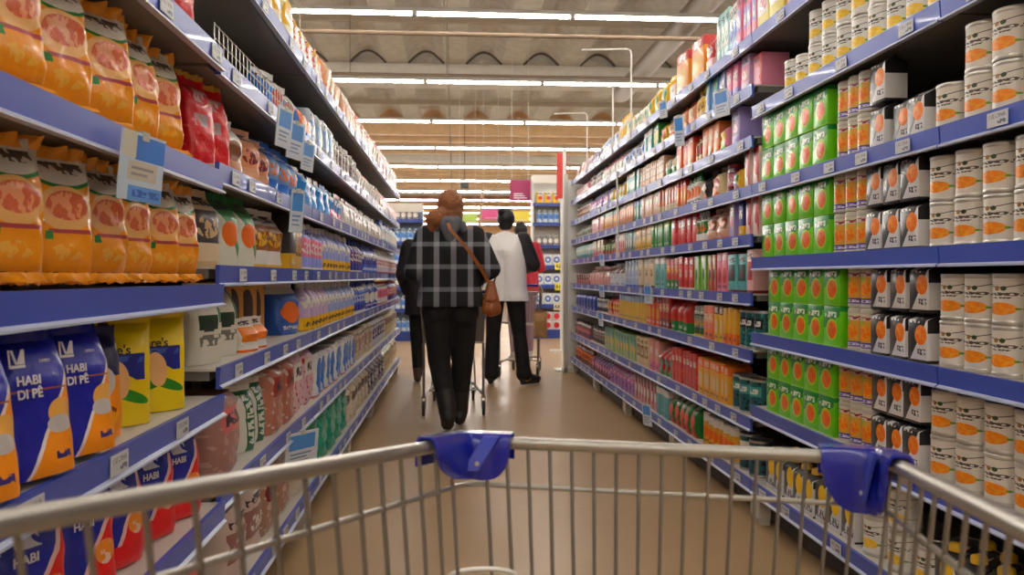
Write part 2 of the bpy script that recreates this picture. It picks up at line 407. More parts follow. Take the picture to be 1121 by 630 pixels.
# white end frame closing the tins side
t = thing('end_frame', 'white slotted end frame closing the run of shelves on the tins side', 'end panel', (1.36, 8.70, 0))
b = MB(); b.box(-0.20, 0.42, 0.0, 0.03, 0.06, 2.06); link('panel', b.mesh('p', mat('white_panel', (232, 230, 224), 0.5), False, 0.004), t)
for x in (-0.20, 0.38):
    b = MB(); b.box(x, x + 0.04, -0.01, 0.05, 0.0, 2.12); link('post', b.mesh('p', post_m, False, 0.004), t)
b = MB(); b.box(-0.22, 0.44, -0.01, 0.06, 0, 0.06); link('base', b.mesh('p', deck_m, False, 0.01), t)

# ------------------------------------------------------------------ goods: one mesh per kind, copied along the shelves
def pouch_mesh(w, h, d, m, name, fin_top=True, fin_bot=False, seed=1, nu=24, nz=14, crumple=0.05, neck=0.0):
    """soft filled bag: flat crimped seals, full belly, slight wrinkles"""
    r2 = random.Random(seed); b = MB(); vs = []; fs = []; uvs = []; ph = [r2.uniform(0, 6) for _ in range(8)]
    zs = [i / (nz - 1) for i in range(nz)]; rows = []
    for t in zs:
        z = t * h
        a = min(1.0, max(0.0, (1 - t)) / 0.30) ** 0.58 if fin_top else min(1, (1 - t) / 0.06 + 0.75)
        c = min(1.0, t / 0.20) ** 0.55 if fin_bot else min(1.0, 0.86 + t / 0.08 * 0.14)
        dd = max(0.003, d * a * c); ww = w * (1 - 0.07 * a * c * (1 if fin_bot or fin_top else 0)) * (1 - neck * max(0, (t - 0.6) / 0.4) ** 1.5)
        e = 0.55 if dd > 0.02 else 0.9
        row = []
        for k in range(nu):
            g = 2 * PI * k / nu; cx, sy = math.sin(g), -math.cos(g)
            x = math.copysign(abs(cx) ** e, cx) * ww / 2; y = math.copysign(abs(sy) ** e, sy) * dd / 2
            wr = crumple * d * (math.sin(9 * t + 2.3 * x / w * 6 + ph[0]) * math.sin(5 * x / w * 3 + ph[1]) + 0.5 * math.sin(23 * t + ph[2] + k * 0.9))
            y += wr * (dd / d) * (1 if sy < 0 else 0.4); x += wr * 0.25
            row.append((x, y, z))
        rows.append(row)
    if fin_top:
        for q, dz in ((1, 0.012), (2, 0.024)):
            rows.append([(x * (1.02), y * 0.6 + 0.003 * math.sin(x / w * 30) + q * 0.002 * math.sin(x / w * 9 + ph[3]), h + dz + 0.002 * math.sin(x / w * 40)) for x, y, z in rows[nz - 1]])
    if fin_bot:
        rows.insert(0, [(x * 1.04, y * 0.5 - 0.006 + 0.005 * math.sin(x / w * 28 + ph[4]), z - 0.016 - 0.003 * math.sin(x / w * 35)) for x, y, z in rows[0]])
    z0 = min(p[2] for rw in rows for p in rw)
    rows = [[(x, y, z - z0) for x, y, z in rw] for rw in rows]; H = max(p[2] for rw in rows for p in rw)
    n = nu
    for rw in rows: vs += rw
    for i in range(len(rows) - 1):
        for k in range(n):
            q = [i * n + k, i * n + (k + 1) % n, (i + 1) * n + (k + 1) % n, (i + 1) * n + k]
            fs.append(q); uvs.append([(vs[j][0] / w + 0.5, vs[j][2] / H) for j in q])
    fs.append(tuple(range(n))); uvs.append([(2, 0)] * n)
    fs.append(tuple(range(len(vs) - 1, len(vs) - n - 1, -1))); uvs.append([(2, 1)] * n)
    b.add(vs, fs, uvs); return b.mesh(name, m, True, 0, True)

def carton_mesh(w, h, d, m, name):
    b = MB(); bv = min(w, h, d) * 0.06
    me = plain_box(w, h, d, m, name, bv); return me
def gable_mesh(w, h, d, m, name):
    """drink carton: block with a folded crest along the top"""
    b = MB(); x, y = w / 2, d / 2; s = h * 0.86; rdg = 0.004
    vs = [(-x, -y, 0), (x, -y, 0), (x, y, 0), (-x, y, 0), (-x, -y, s), (x, -y, s), (x, y, s), (-x, y, s),
          (-x * .96, -rdg, h * .96), (x * .96, -rdg, h * .96), (x * .96, rdg, h * .96), (-x * .96, rdg, h * .96),
          (-x * .96, -rdg, h), (x * .96, -rdg, h), (x * .96, rdg, h), (-x * .96, rdg, h)]
    U = lambda i: (vs[i][0] / w + 0.5, vs[i][2] / h)
    fs = [(0, 1, 5, 4), (2, 3, 7, 6), (4, 5, 9, 8), (6, 7, 11, 10), (8, 9, 13, 12), (10, 11, 15, 14)]
    uv = [[U(i) for i in f] for f in fs]
    f2 = [(1, 2, 6, 5), (3, 0, 4, 7), (5, 6, 10, 9), (7, 4, 8, 11), (9, 10, 14, 13), (11, 8, 12, 15), (12, 13, 14, 15), (0, 3, 2, 1)]
    b.add(vs, fs + f2, uv + [[(2, vs[i][2] / h) for i in f] for f in f2]); return b.mesh(name, m, True, min(w, d) * 0.03)
def can_mesh(r, h, m, metal, name, n=24):
    b = MB()
    b.lathe([(r * .90, 0.002), (r * .97, 0.0), (r, 0.004), (r, 0.008), (r * .975, 0.011)], n, 1)
    b.lathe([(r * .975, 0.011), (r * .975, h - 0.011)], n, 0)
    b.lathe([(r * .975, h - 0.011), (r, h - 0.008), (r, h - 0.002), (r * .97, h), (r * .93, h - 0.004), (0.001, h - 0.004)], n, 1)
    return b.mesh(name, [m, metal], True)
def bottle_mesh(r, h, m, name, shoulder=0.66, neck=0.34, flat=1.0, n=18):
    b = MB(); P = [(r * .85, 0), (r, h * .03), (r, h * .3), (r * .96, h * .42), (r, h * .55), (r, h * shoulder)]
    for q in (0.25, 0.5, 0.75, 1.0): P.append((r * (1 - (1 - neck) * (0.5 - 0.5 * math.cos(PI * q))), h * (shoulder + (0.9 - shoulder) * q)))
    P.append((r * neck, h * 0.93)); b.lathe(P, n)
    if flat != 1.0: b.v = [(x, y * flat, z) for x, y, z in b.v]
    return b.mesh(name, m, True)
def cap_mesh(r, z0, z1, m, name, dome=False, n=16):
    b = MB(); P = [(r * .98, z0), (r, z0 + 0.002), (r, z1 - 0.004)]
    if dome: P += [(r * math.cos(a), z1 - 0.004 + (z1 - z0) * 0.6 * math.sin(a)) for a in (0.5, 1.0, 1.4)] + [(0.001, z1 - 0.004 + (z1 - z0) * 0.6)]
    else: P += [(r * .9, z1), (0.001, z1)]
    b.lathe(P, n); return b.mesh(name, m, True)
def pack_mesh(w, h, d, m, name, seed=0):
    """shrink-wrapped block with soft edges and pinched ends"""
    return pouch_mesh(w, h, d, m, name, False, False, seed, 20, 10, 0.03)

PROTO = {}
class Kind:
    def __init__(s, name, cat, root, parts=(), size=(0.1, 0.1, 0.1), subs=()):
        s.name, s.cat, s.root, s.parts, s.size, s.n = name, cat, root, parts, size, 0   # parts: (name, mesh, loc[, label])
    def put(s, loc, rz, label, group, sc=1.0, parts=True, rx=0.0):
        o = bpy.data.objects.new(s.name, s.root); COL.objects.link(o)
        o.location = loc; o.rotation_euler = (rx, 0, rz)
        if sc != 1.0: o.scale = (sc, sc, sc)
        tag(o, label, s.cat, group)
        if parts:
            for p in s.parts:
                c = bpy.data.objects.new(p[0], p[1]); COL.objects.link(c); c.parent = o; c.location = p[2]
                if len(p) > 3: c['label'] = p[3]
        return o
COUNT = {}
def room(side, z, y):
    """clear height above the shelf at height z"""
    L = (NEARL if y < 2.08 else FARL) if side == 'L' else (NEARR if y < 3.35 else FARR)
    up = [q for q in L if q > z + .01]
    return (min(up) - z - .036) if up else 9.0
SIDEWORD = {'L': 'bag side', 'R': 'tin side'}
def put_run(side, z, shelfword, a, c, kind, desc, group, layers=1, rows=1, gap=0.004, back=0.02, turn=0.0, jit=0.15, sc=(0.97, 1.03), drop=0.0, skip=0.0, dip=0.0, lean=0.0):
    """a run of one kind from Y=a to Y=c on a shelf"""
    sg = -1 if side == 'L' else 1; X = XL if side == 'L' else XR
    w, h, d = kind.size; ca, sa = abs(math.cos(turn)), abs(math.sin(turn))
    tall = room(side, z, (a + c) / 2); fit = min(1.0, tall / (layers * (h + .001) * (sc[1] if layers == 1 else 1)))
    n = max(1, int((c - a) / (w * max(ca, .75) + d * sa * .55 + gap) + .35)); pitch = (c - a) / n
    jit = min(jit, max(.01, .5 * (pitch - w * ca) / d)) if turn == 0 else jit * .4
    for L in range(layers):
        for r_ in range(rows):
            for i in range(n):
                if L > 0 and rnd.random() < drop: continue
                y = a + pitch * (i + 0.5); s = (rnd.uniform(*sc) if layers == 1 else 1.0) * fit; s = min(s, pitch * .995 / w) if turn == 0 and pitch < w else s
                j = rnd.uniform(-1, 1) * jit
                x = X + sg * (max(back, .018) + (d * ca + (w * sa if d < w else 0)) / 2 * 1.04 + r_ * (d + 0.006) + (rnd.uniform(0, 0.012) if layers == 1 else rnd.uniform(0, .004)))
                key = (side, shelfword, desc, L, r_); k = COUNT.get(key, 0); COUNT[key] = k + 1
                lw = ('' if layers == 1 else ['lower ', 'upper '][L]) + ('' if r_ == 0 else 'back ') + ('' if layers == 1 and r_ == 0 else 'row ')
                lab = f'{desc}, {ordw(k)} along, {lw}{shelfword}, {SIDEWORD[side]}'
                kind.put((x, y, z + 0.001 + L * (h + 0.001) * s - dip), (PI / 2 if side == 'L' else -PI / 2) + turn + j, lab, group, s, r_ == 0 or L == layers - 1, rx=lean)
#PART3
WHT, CRM, BLK, GRY = (232, 228, 222), (226, 206, 168), (26, 24, 26), (150, 148, 148)
RED, ORG, YEL, GRN, LIM = (176, 34, 36), (226, 120, 38), (228, 184, 44), (34, 120, 50), (140, 196, 40)
TEA, DTE, BLU, NVY, SKY = (78, 156, 150), (24, 74, 78), (50, 96, 186), (28, 36, 112), (128, 170, 218)
PNK, LIL, PEA, BRN, PUR = (218, 130, 160), (164, 150, 206), (222, 156, 120), (120, 74, 46), (104, 60, 120)
TAN, MAR, BGE = (200, 158, 110), (110, 30, 44), (206, 188, 164)
def gen(c1, c2, c3, style):
    nm = 'wrap_%d_' % style + '_'.join('%02x%02x%02x' % tuple(c) for c in (c1, c2, c3))
    ink = (236, 232, 226) if sum(c1) < 380 else (60, 50, 60)
    S = {0: [('rect', (-9, 9, .76, 1.2), c2), ('ell', (.5, .42, .34, .2), c3), ('scrib', (.14, .86, .80, .94, 8, 8), WHT), ('scrib', (.2, .8, .1, .17, 14, 30), ink)],
         1: [('rect', (.1, .9, .3, .72), c2), ('food', (.5, .5, .3, .14), c3, c2), ('scrib', (.15, .85, .78, .9, 7, 12), ink), ('rect', (-9, 9, -1, .07), c3)],
         2: [('half', (1, .9, -.95, -.1, 1.1), c2), ('ell', (.56, .45, .26, .17), c3), ('scrib', (.12, .8, .76, .9, 8, 10), ink)],
         3: [('rect', (-9, 9, -1, .3), c2), ('scrib', (.1, .9, .5, .75, 6, 7), c3), ('scrib', (.2, .8, .1, .2, 10, 20), ink)],
         4: [('blot', (7, 7, .56), c2), ('rect', (.15, .85, .55, .85), c3), ('scrib', (.22, .78, .62, .78, 8, 9), ink)]}[style]
    return printed(nm, c1, S, 0.38, 0.15)
KC = {}
capw = mat('cap_white', (228, 226, 222), 0.35); steel = mat('tin_metal', (196, 194, 190), 0.28, 0.9)
CAPS = {'w': capw, 'b': mat('cap_blue', (36, 60, 160), 0.35), 'y': mat('cap_yellow', (236, 186, 30), 0.35), 'r': mat('cap_red', (170, 28, 30), 0.35), 'k': mat('cap_black', (28, 26, 28), 0.35), 'g': mat('cap_green', (30, 110, 50), 0.35), 'o': mat('cap_orange', (224, 110, 30), .35)}
NAMES = {'box': ('carton', 'carton'), 'pouch': ('food_pouch', 'pouch'), 'bottle': ('squeeze_bottle', 'bottle'), 'jar': ('lidded_jar', 'jar'), 'can': ('tin_can', 'tin'), 'pack': ('wrapped_pack', 'packet'),
         'gable': ('drink_carton', 'carton'), 'bag': ('paper_bag', 'bag')}
def kind(form, size, c1, c2, c3, style, cap='w'):
    key = (form, size, c1, c2, c3, style, cap)
    if key in KC: return KC[key]
    w, h, d = size; m = gen(c1, c2, c3, style); nm, cat = NAMES[form]; nmh = nm + '_mesh'; parts = ()
    if form == 'box': me = carton_mesh(w, h, d, m, nmh)
    elif form == 'gable': me = gable_mesh(w, h, d, m, nmh)
    elif form == 'pouch': me = pouch_mesh(w, h - 0.024, d, m, nmh, True, False, len(KC), 20, 11)
    elif form == 'bag': me = pouch_mesh(w, h - 0.024, d, m, nmh, True, False, len(KC), 20, 11, 0.03, 0.06)
    elif form == 'pack': me = pack_mesh(w, h, d, m, nmh, len(KC))
    elif form == 'can': me = can_mesh(w / 2, h, m, steel, nmh, 18)
    elif form == 'bottle':
        me = bottle_mesh(w / 2, h, m, nmh, 0.62, 0.36, min(1, d / w)); parts = (('cap', cap_mesh(w * 0.2, h * 0.88, h, CAPS[cap], 'cap_mesh', False, 12), (0, 0, 0)),)
    elif form == 'jar':
        me = bottle_mesh(w / 2, h, m, nmh, 0.78, 0.8); parts = (('lid', cap_mesh(w * 0.45, h * 0.86, h, CAPS[cap], 'lid_mesh', False, 14), (0, 0, 0)),)
    KC[key] = Kind(nm, cat, me, parts, size); return KC[key]
def runs(side, z, shelfword, L, **kw):
    """L: (x0, x1, form, size, c1, c2, c3, style, description, layers, cap)"""
    Y = YL if side == 'L' else YR
    for e in L:
        x0, x1, form, size, c1, c2, c3, st, desc = e[:9]
        ly = e[9] if len(e) > 9 else 1; cap = e[10] if len(e) > 10 else 'w'
        a, c = sorted((Y(x0), Y(x1))); a = max(a, 0.8); c = min(c, 8.72)
        if kw.get('clip'): a = max(a, kw['clip'])
        k = kind(form, size, c1, c2, c3, st, cap)
        put_run(side, z, shelfword, a, c, k, desc, desc.split(',')[0] + ' run', ly, 1, jit=0.06, turn=-.35 if side == 'L' and x1 <= 345 and form in ('bag', 'pouch') and z < 1.8 else 0.0)

# --- tins side, narrow shelves beyond the green cartons (stand back to front of aisle)
B = lambda w, h, d=0.12: (w, h, d)
Z = FARR
runs('R', Z[8], 'top shelf', [
 (628, 640, 'pouch', B(.12, .15), BGE, PNK, WHT, 1, 'beige pink-marked pouch'), (640, 655, 'pouch', B(.11, .14), WHT, GRY, LIL, 2, 'white grey-marked pouch'), (655, 672, 'pack', B(.12, .12), WHT, LIL, SKY, 4, 'white lilac-spotted packet'),
 (672, 682, 'bottle', B(.07, .2, .07), WHT, YEL, YEL, 0, 'white bottle with yellow cap', 1, 'y'), (682, 703, 'pouch', B(.13, .16), YEL, WHT, GRN, 2, 'yellow and white pouch'), (703, 726, 'pouch', B(.15, .19), LIM, YEL, GRN, 2, 'lime green pouch with yellow corner'),
 (727, 734, 'box', B(.1, .1), WHT, SKY, GRY, 3, 'small pale carton'), (735, 764, 'box', B(.2, .22, .14), (232, 160, 60), RED, YEL, 0, 'large orange box with red top band'), (764, 777, 'pouch', B(.13, .2), (226, 176, 176), RED, WHT, 1, 'pale rose pouch with red mark'),
 (777, 790, 'box', B(.06, .24, .15), (160, 204, 200), WHT, TEA, 1, 'pale teal slim carton'), (790, 800, 'box', B(.06, .22, .15), SKY, WHT, BLU, 2, 'light blue slim carton'), (800, 820, 'box', B(.055, .23, .15), PNK, LIL, WHT, 1, 'pink and lilac slim carton'),
 (820, 850, 'box', B(.13, .2, .15), (232, 214, 110), WHT, PNK, 1, 'pale yellow carton with pink panel'), (850, 866, 'box', B(.1, .17, .12), (226, 150, 150), RED, WHT, 0, 'rose carton with red band')])
runs('R', Z[7], 'eighth shelf up', [
 (628, 640, 'pouch', B(.1, .14), MAR, PNK, WHT, 2, 'maroon pouch'), (640, 656, 'jar', B(.08, .13), GRY, WHT, BRN, 1, 'grey lidded jar'), (656, 680, 'pouch', B(.11, .16), WHT, GRY, PNK, 4, 'white mottled pouch'), (680, 700, 'pouch', B(.11, .15), SKY, WHT, BLU, 2, 'blue and white pouch'),
 (700, 709, 'box', B(.07, .15), TEA, WHT, DTE, 0, 'teal slim box'), (709, 717, 'box', B(.07, .15), GRN, YEL, LIM, 1, 'green slim box'), (717, 724, 'pouch', B(.1, .15), YEL, GRN, RED, 0, 'yellow and green pouch'), (724, 738, 'pouch', B(.11, .15), (206, 106, 40), CRM, RED, 1, 'burnt orange pouch'),
 (738, 754, 'pouch', B(.13, .16), ORG, PEA, CRM, 2, 'orange peach-marked pouch'), (754, 767, 'bottle', B(.07, .17, .06), CRM, YEL, BRN, 1, 'cream bottle with yellow cap', 1, 'y'), (767, 778, 'box', B(.05, .17, .13), SKY, GRN, BLU, 2, 'blue and green slim carton'),
 (778, 787, 'box', B(.05, .17, .13), (160, 180, 220), WHT, BLU, 1, 'pale blue slim carton'), (787, 800, 'box', B(.07, .18, .14), PNK, LIL, WHT, 3, 'pink slim carton with lilac foot'), (800, 812, 'box', B(.1, .18, .15), (206, 176, 210), PNK, WHT, 1, 'lilac carton with pink panel'), (812, 821, 'box', B(.13, .185, .16), (226, 150, 176), RED, (226, 150, 176), 2, 'wide pink carton at the shelf end')])
runs('R', Z[6], 'seventh shelf up', [
 (627, 642, 'jar', B(.08, .14), BRN, MAR, CRM, 1, 'brown jar', 1, 'k'), (642, 662, 'pouch', B(.12, .15), WHT, LIL, PNK, 2, 'white pouch with lilac corner'), (662, 680, 'pouch', B(.11, .15), GRN, YEL, WHT, 2, 'green pouch with yellow corner'), (682, 696, 'box', B(.07, .15), TEA, DTE, WHT, 0, 'teal box with dark band'),
 (696, 722, 'box', B(.07, .15), (214, 170, 140), BRN, CRM, 1, 'peach box with brown panel'), (722, 735, 'pouch', B(.1, .15), GRN, WHT, YEL, 1, 'green pouch with white panel'), (735, 753, 'box', B(.11, .16), (212, 96, 30), (190, 60, 30), ORG, 0, 'deep orange box'), (753, 762, 'bottle', B(.06, .15, .06), CRM, BRN, RED, 1, 'cream bottle', 1, 'r'),
 (762, 779, 'box', B(.09, .175), (228, 140, 90), ORG, CRM, 3, 'tall orange-peach box'), (779, 791, 'pouch', B(.1, .15), LIM, PNK, YEL, 2, 'lime pouch with pink corner'), (791, 803, 'box', B(.11, .17), LIL, PUR, PNK, 1, 'lilac box with purple panel')])
runs('R', Z[5], 'sixth shelf up', [
 (627, 644, 'pouch', B(.11, .12), GRY, GRN, WHT, 4, 'grey-green mottled pouch'), (644, 656, 'box', B(.08, .14), (222, 178, 170), PNK, WHT, 1, 'rose box'), (656, 674, 'box', B(.06, .15), (196, 120, 40), GRN, YEL, 0, 'amber box with green band'), (674, 689, 'box', B(.08, .16), (190, 128, 70), ORG, CRM, 1, 'tan box with orange panel'),
 (689, 698, 'box', B(.07, .15), TEA, SKY, WHT, 0, 'teal box with sky band'), (698, 716, 'box', B(.07, .15), (222, 180, 150), BGE, RED, 1, 'peach box with red foot'), (716, 735, 'box', B(.05, .15), (196, 110, 50), CRM, BRN, 3, 'caramel slim box'), (735, 745, 'box', B(.05, .16), ORG, RED, YEL, 0, 'orange slim box with red band'),
 (745, 760, 'bottle', B(.055, .16, .055), WHT, GRN, ORG, 0, 'white bottle with green label', 1, 'g'), (760, 768, 'pouch', B(.09, .15), PEA, BLK, WHT, 2, 'peach pouch with black corner'), (768, 782, 'pouch', B(.13, .16), (226, 140, 92), CRM, RED, 2, 'salmon orange pouch'), (782, 790, 'jar', B(.08, .15), MAR, PNK, WHT, 1, 'maroon jar', 1, 'r'),
 (790, 804, 'pouch', B(.11, .14), PUR, YEL, GRN, 2, 'purple pouch with yellow corner'), (806, 823, 'box', B(.075, .185), (232, 206, 200), RED, (200, 70, 80), 2, 'white box with rose-red corner')])
runs('R', Z[4], 'fifth shelf up', [
 (627, 646, 'pack', B(.12, .13), (176, 210, 208), TEA, WHT, 3, 'white and teal packet'), (646, 656, 'box', B(.09, .14), BGE, PNK, WHT, 3, 'beige box with pink foot'), (656, 670, 'pouch', B(.1, .14), (150, 74, 50), GRN, CRM, 1, 'rust brown pouch'), (670, 680, 'box', B(.07, .15), (206, 90, 90), WHT, RED, 2, 'coral red box'),
 (680, 690, 'box', B(.08, .16), (126, 150, 150), TEA, WHT, 0, 'grey-teal box'), (690, 708, 'box', B(.07, .16), (226, 196, 130), YEL, BRN, 3, 'straw yellow box'), (708, 728, 'box', B(.07, .16), (40, 140, 60), LIM, GRN, 0, 'bright green box'), (730, 756, 'box', B(.085, .17), (188, 44, 48), (210, 90, 90), MAR, 4, 'bright red mottled box'),
 (756, 766, 'bottle', B(.055, .16, .055), WHT, GRN, ORG, 1, 'white bottle with green panel', 1, 'w'), (766, 789, 'pouch', B(.13, .165), (222, 180, 160), BRN, ORG, 1, 'peach pouch with brown panel'), (790, 798, 'box', B(.06, .165), LIL, WHT, PNK, 2, 'lilac slim box'), (798, 806, 'box', B(.07, .165), NVY, YEL, WHT, 3, 'navy box with yellow foot'), (806, 822, 'box', B(.075, .2), (232, 206, 200), (204, 80, 90), RED, 2, 'white box with crimson corner')])
runs('R', Z[3], 'fourth shelf up', [
 (627, 642, 'pack', B(.14, .1), MAR, PEA, BLK, 4, 'dark maroon mottled packet'), (642, 664, 'pouch', B(.14, .16), (214, 172, 160), PNK, BRN, 4, 'rose beige pouch'), (664, 680, 'pouch', B(.1, .18), WHT, SKY, BRN, 4, 'white blue-mottled pouch'), (680, 694, 'box', B(.09, .19), (176, 190, 214), WHT, BLU, 1, 'pale blue box with white panel'),
 (694, 712, 'box', B(.14, .2), (222, 206, 176), CRM, BRN, 1, 'cream box with brown picture'), (712, 723, 'box', B(.1, .2), (130, 190, 186), WHT, TEA, 0, 'light teal box with white band'), (723, 738, 'box', B(.085, .18), (186, 60, 40), GRN, YEL, 3, 'red box with green foot'), (738, 752, 'box', B(.08, .18), (184, 36, 36), (210, 80, 70), WHT, 1, 'scarlet box with coral panel'),
 (753, 768, 'box', B(.09, .18), (120, 186, 50), WHT, GRN, 2, 'apple green box with white corner'), (768, 778, 'box', B(.055, .18), RED, CRM, BLK, 2, 'red slim box with cream corner'), (778, 790, 'box', B(.08, .19), (222, 130, 150), PNK, RED, 0, 'rose pink box'), (790, 808, 'box', B(.12, .19), (110, 180, 180), DTE, MAR, 1, 'teal box with dark panel'), (809, 821, 'box', B(.08, .19), (228, 184, 184), RED, MAR, 1, 'pale pink box with red panel')])
runs('R', Z[2], 'third shelf up', [
 (627, 648, 'pack', B(.16, .13), (34, 66, 140), BLU, NVY, 0, 'deep blue packet'), (648, 661, 'jar', B(.08, .14), (56, 50, 70), GRY, WHT, 1, 'dark jar', 1, 'k'), (661, 675, 'pouch', B(.1, .17), (226, 180, 160), RED, YEL, 2, 'peach pouch with red corner'), (675, 702, 'box', B(.08, .18), (220, 186, 90), SKY, YEL, 0, 'yellow box with sky-blue band'),
 (702, 716, 'box', B(.08, .2), (212, 96, 50), RED, YEL, 0, 'orange-red box'), (716, 727, 'box', B(.08, .2), (170, 34, 34), MAR, CRM, 3, 'dark red box'), (727, 748, 'pouch', B(.12, .21), (184, 46, 40), GRN, RED, 3, 'red pouch with green foot'), (749, 764, 'jar', B(.09, .17), (70, 96, 60), GRY, YEL, 1, 'olive green jar', 1, 'w'),
 (764, 776, 'box', B(.09, .17), (226, 130, 100), ORG, CRM, 3, 'coral box with orange foot'), (776, 786, 'box', B(.055, .17), YEL, BRN, CRM, 0, 'yellow slim box with brown band'), (786, 799, 'box', B(.055, .165), (226, 172, 50), ORG, YEL, 3, 'golden yellow slim box'), (800, 822, 'can', B(.085, .17, .085), (32, 86, 88), TEA, BLK, 4, 'dark teal tin')])
runs('R', Z[1], 'second shelf up', [
 (627, 642, 'bottle', B(.06, .16, .06), (110, 80, 96), BRN, PNK, 1, 'mauve bottle', 1, 'k'), (642, 658, 'jar', B(.07, .14), (84, 64, 60), GRY, BRN, 1, 'brown-grey jar', 1, 'k'), (658, 692, 'box', B(.11, .18), (186, 198, 130), TEA, YEL, 2, 'pale green box with teal corner'), (692, 706, 'box', B(.12, .19), (224, 200, 160), BRN, CRM, 1, 'cream box with brown panel'),
 (706, 716, 'box', B(.1, .2), (222, 160, 150), PNK, WHT, 3, 'salmon pink box'), (716, 730, 'pouch', B(.11, .19), (80, 130, 90), RED, TEA, 2, 'green pouch with red corner'), (730, 757, 'box', B(.07, .19), (178, 36, 34), (216, 80, 60), RED, 4, 'flame red mottled box'), (758, 790, 'box', B(.05, .18), (228, 172, 70), ORG, CRM, 0, 'amber stick carton'), (791, 819, 'can', B(.11, .16, .11), (36, 92, 96), BLK, TEA, 4, 'large dark teal tin')])
runs('R', Z[0], 'bottom shelf', [
 (627, 645, 'bottle', B(.07, .18, .07), (96, 50, 50), ORG, MAR, 1, 'rust brown bottle', 1, 'o'), (645, 664, 'pouch', B(.12, .16), MAR, PUR, PNK, 2, 'maroon pouch with purple corner'), (664, 690, 'pouch', B(.13, .17), (170, 120, 180), PUR, PNK, 4, 'mauve mottled pouch'), (690, 714, 'box', B(.09, .19), (210, 140, 140), MAR, WHT, 2, 'dusty pink box with maroon corner'),
 (714, 727, 'box', B(.1, .18), (110, 170, 176), WHT, TEA, 0, 'aqua box'), (727, 756, 'pouch', B(.11, .19), (180, 44, 44), GRN, (214, 90, 80), 2, 'red pouch with green corner'), (756, 763, 'jar', B(.08, .16), (110, 140, 50), GRN, YEL, 1, 'moss green jar', 1, 'g'), (763, 797, 'can', B(.07, .17, .07), (224, 174, 70), WHT, ORG, 0, 'yellow and white tin'), (798, 820, 'can', B(.1, .16, .1), (34, 86, 92), BLK, WHT, 4, 'big dark teal tin')])

# --- tins side, green cartons, lime tubs, black-white cartons and tins
green_m = printed('green_carton_print', (120, 200, 30), [('half', (-.35, 1, -.42, .0, 1.2), (22, 128, 52)), ('rect', (-9, 9, .88, 1.2), (22, 128, 52)), ('ell', (.52, .42, .33, .27), (196, 220, 60)), ('food', (.54, .42, .27, .22), (240, 100, 6), (244, 140, 24)),
                                                         ('scrib', (.1, .8, .72, .86, 7, 9), (232, 240, 220)), ('rect', (-9, 9, -.1, .04), (150, 214, 50))], 0.35, 0.2)
lime_m = printed('lime_tub_print', (146, 196, 48), [('half', (1, -.1, -.46, -.1, 1.1), (222, 170, 80)), ('rect', (-9, 9, .80, 1.1), (214, 208, 190)), ('food', (.5, .45, .3, .22), (236, 128, 30), (240, 170, 60)), ('rect', (-9, 9, -.1, .17), (84, 66, 138)), ('scrib', (.1, .9, .82, .92, 7, 10), (150, 60, 70)), ('scrib', (.15, .85, .04, .12, 8, 16), (220, 214, 230))], 0.35, 0.2)
bw_m = printed('black_white_print', (30, 28, 30), [('half', (1.0, -1, -.08, -.1, 1.1), (228, 226, 226)), ('rect', (1.9, 3.1, .05, .60), (226, 224, 224)), ('rect', (-9, 9, -.1, .06), (34, 32, 34)), ('ell', (.66, .56, .3, .2), (236, 140, 24)), ('food', (.64, .55, .22, .17), (232, 120, 20), (240, 160, 60)), ('scrib', (.1, .6, .8, .9, 6, 10), (224, 222, 220)), ('scrib', (.5, .9, .16, .28, 7, 16), (80, 80, 84))], 0.35, 0.2)
lemon_m = printed('black_lemon_print', (30, 28, 30), [('half', (.9, -1, .05, -.1, 1.1), (228, 226, 226)), ('rect', (1.9, 3.1, .05, .7), (226, 224, 224)), ('ell', (.60, .62, .32, .25), (240, 200, 30)), ('scrib', (.1, .9, .12, .3, 7, 14), (90, 90, 94)), ('rect', (-9, 9, .93, 1.2), (34, 32, 34))], 0.35, 0.2)
def tin_print(name, fruit, f2, base=(224, 218, 208)):
    return printed(name, base, [('wave', (.83, -.045, .010, 1.0), (40, 36, 34)), ('ell', (.44, .76, .05, .055), (150, 110, 50)), ('ell', (.56, .76, .05, .055), (60, 70, 40)), ('scrib', (.12, .88, .585, .665, 13, 20), (80, 72, 66)), ('scrib', (.3, .7, .52, .555, 18, 30), (40, 38, 38)),
                               ('rect', (.0, 1., .268, .285), (60, 56, 54)), ('food', (.5, .28, .27, .15), fruit, f2), ('ell', (.78, .28, .05, .03), (120, 160, 50)), ('scrib', (-.45, -.12, .2, .6, 14, 30), (120, 116, 112)), ('scrib', (1.12, 1.45, .2, .6, 14, 30), (120, 116, 112))], 0.42, 0.1)
tin_m = tin_print('orange_tin_print', (240, 140, 30), (246, 166, 60)); tin_y = tin_print('lemon_tin_print', (238, 196, 60), (244, 214, 110), (228, 226, 220))
K_GREEN = Kind('fruit_carton', 'carton', carton_mesh(.118, .135, .055, green_m, 'fruit_carton_mesh'), (), (.118, .135, .055))
K_LIME = Kind('lime_tub', 'tub', can_mesh(.036, .128, lime_m, mat('tub_rim', (196, 190, 176), 0.4), 'lime_tub_mesh', 22), (('lid', cap_mesh(.0345, .1275, .1355, mat('tub_lid', (204, 196, 180), .4), 'tub_lid_mesh', False, 22), (0, 0, 0)),), (.072, .136, .072))
K_BW = Kind('black_white_carton', 'carton', gable_mesh(.088, .135, .07, bw_m, 'bw_carton_mesh'), (), (.088, .135, .07))
K_LEMON = Kind('black_lemon_carton', 'carton', gable_mesh(.088, .15, .07, lemon_m, 'lemon_carton_mesh'), (('cap', cap_mesh(.02, .148, .165, CAPS['y'], 'yellow_cap_mesh', True), (0, -0.0, 0)),), (.088, .168, .07))
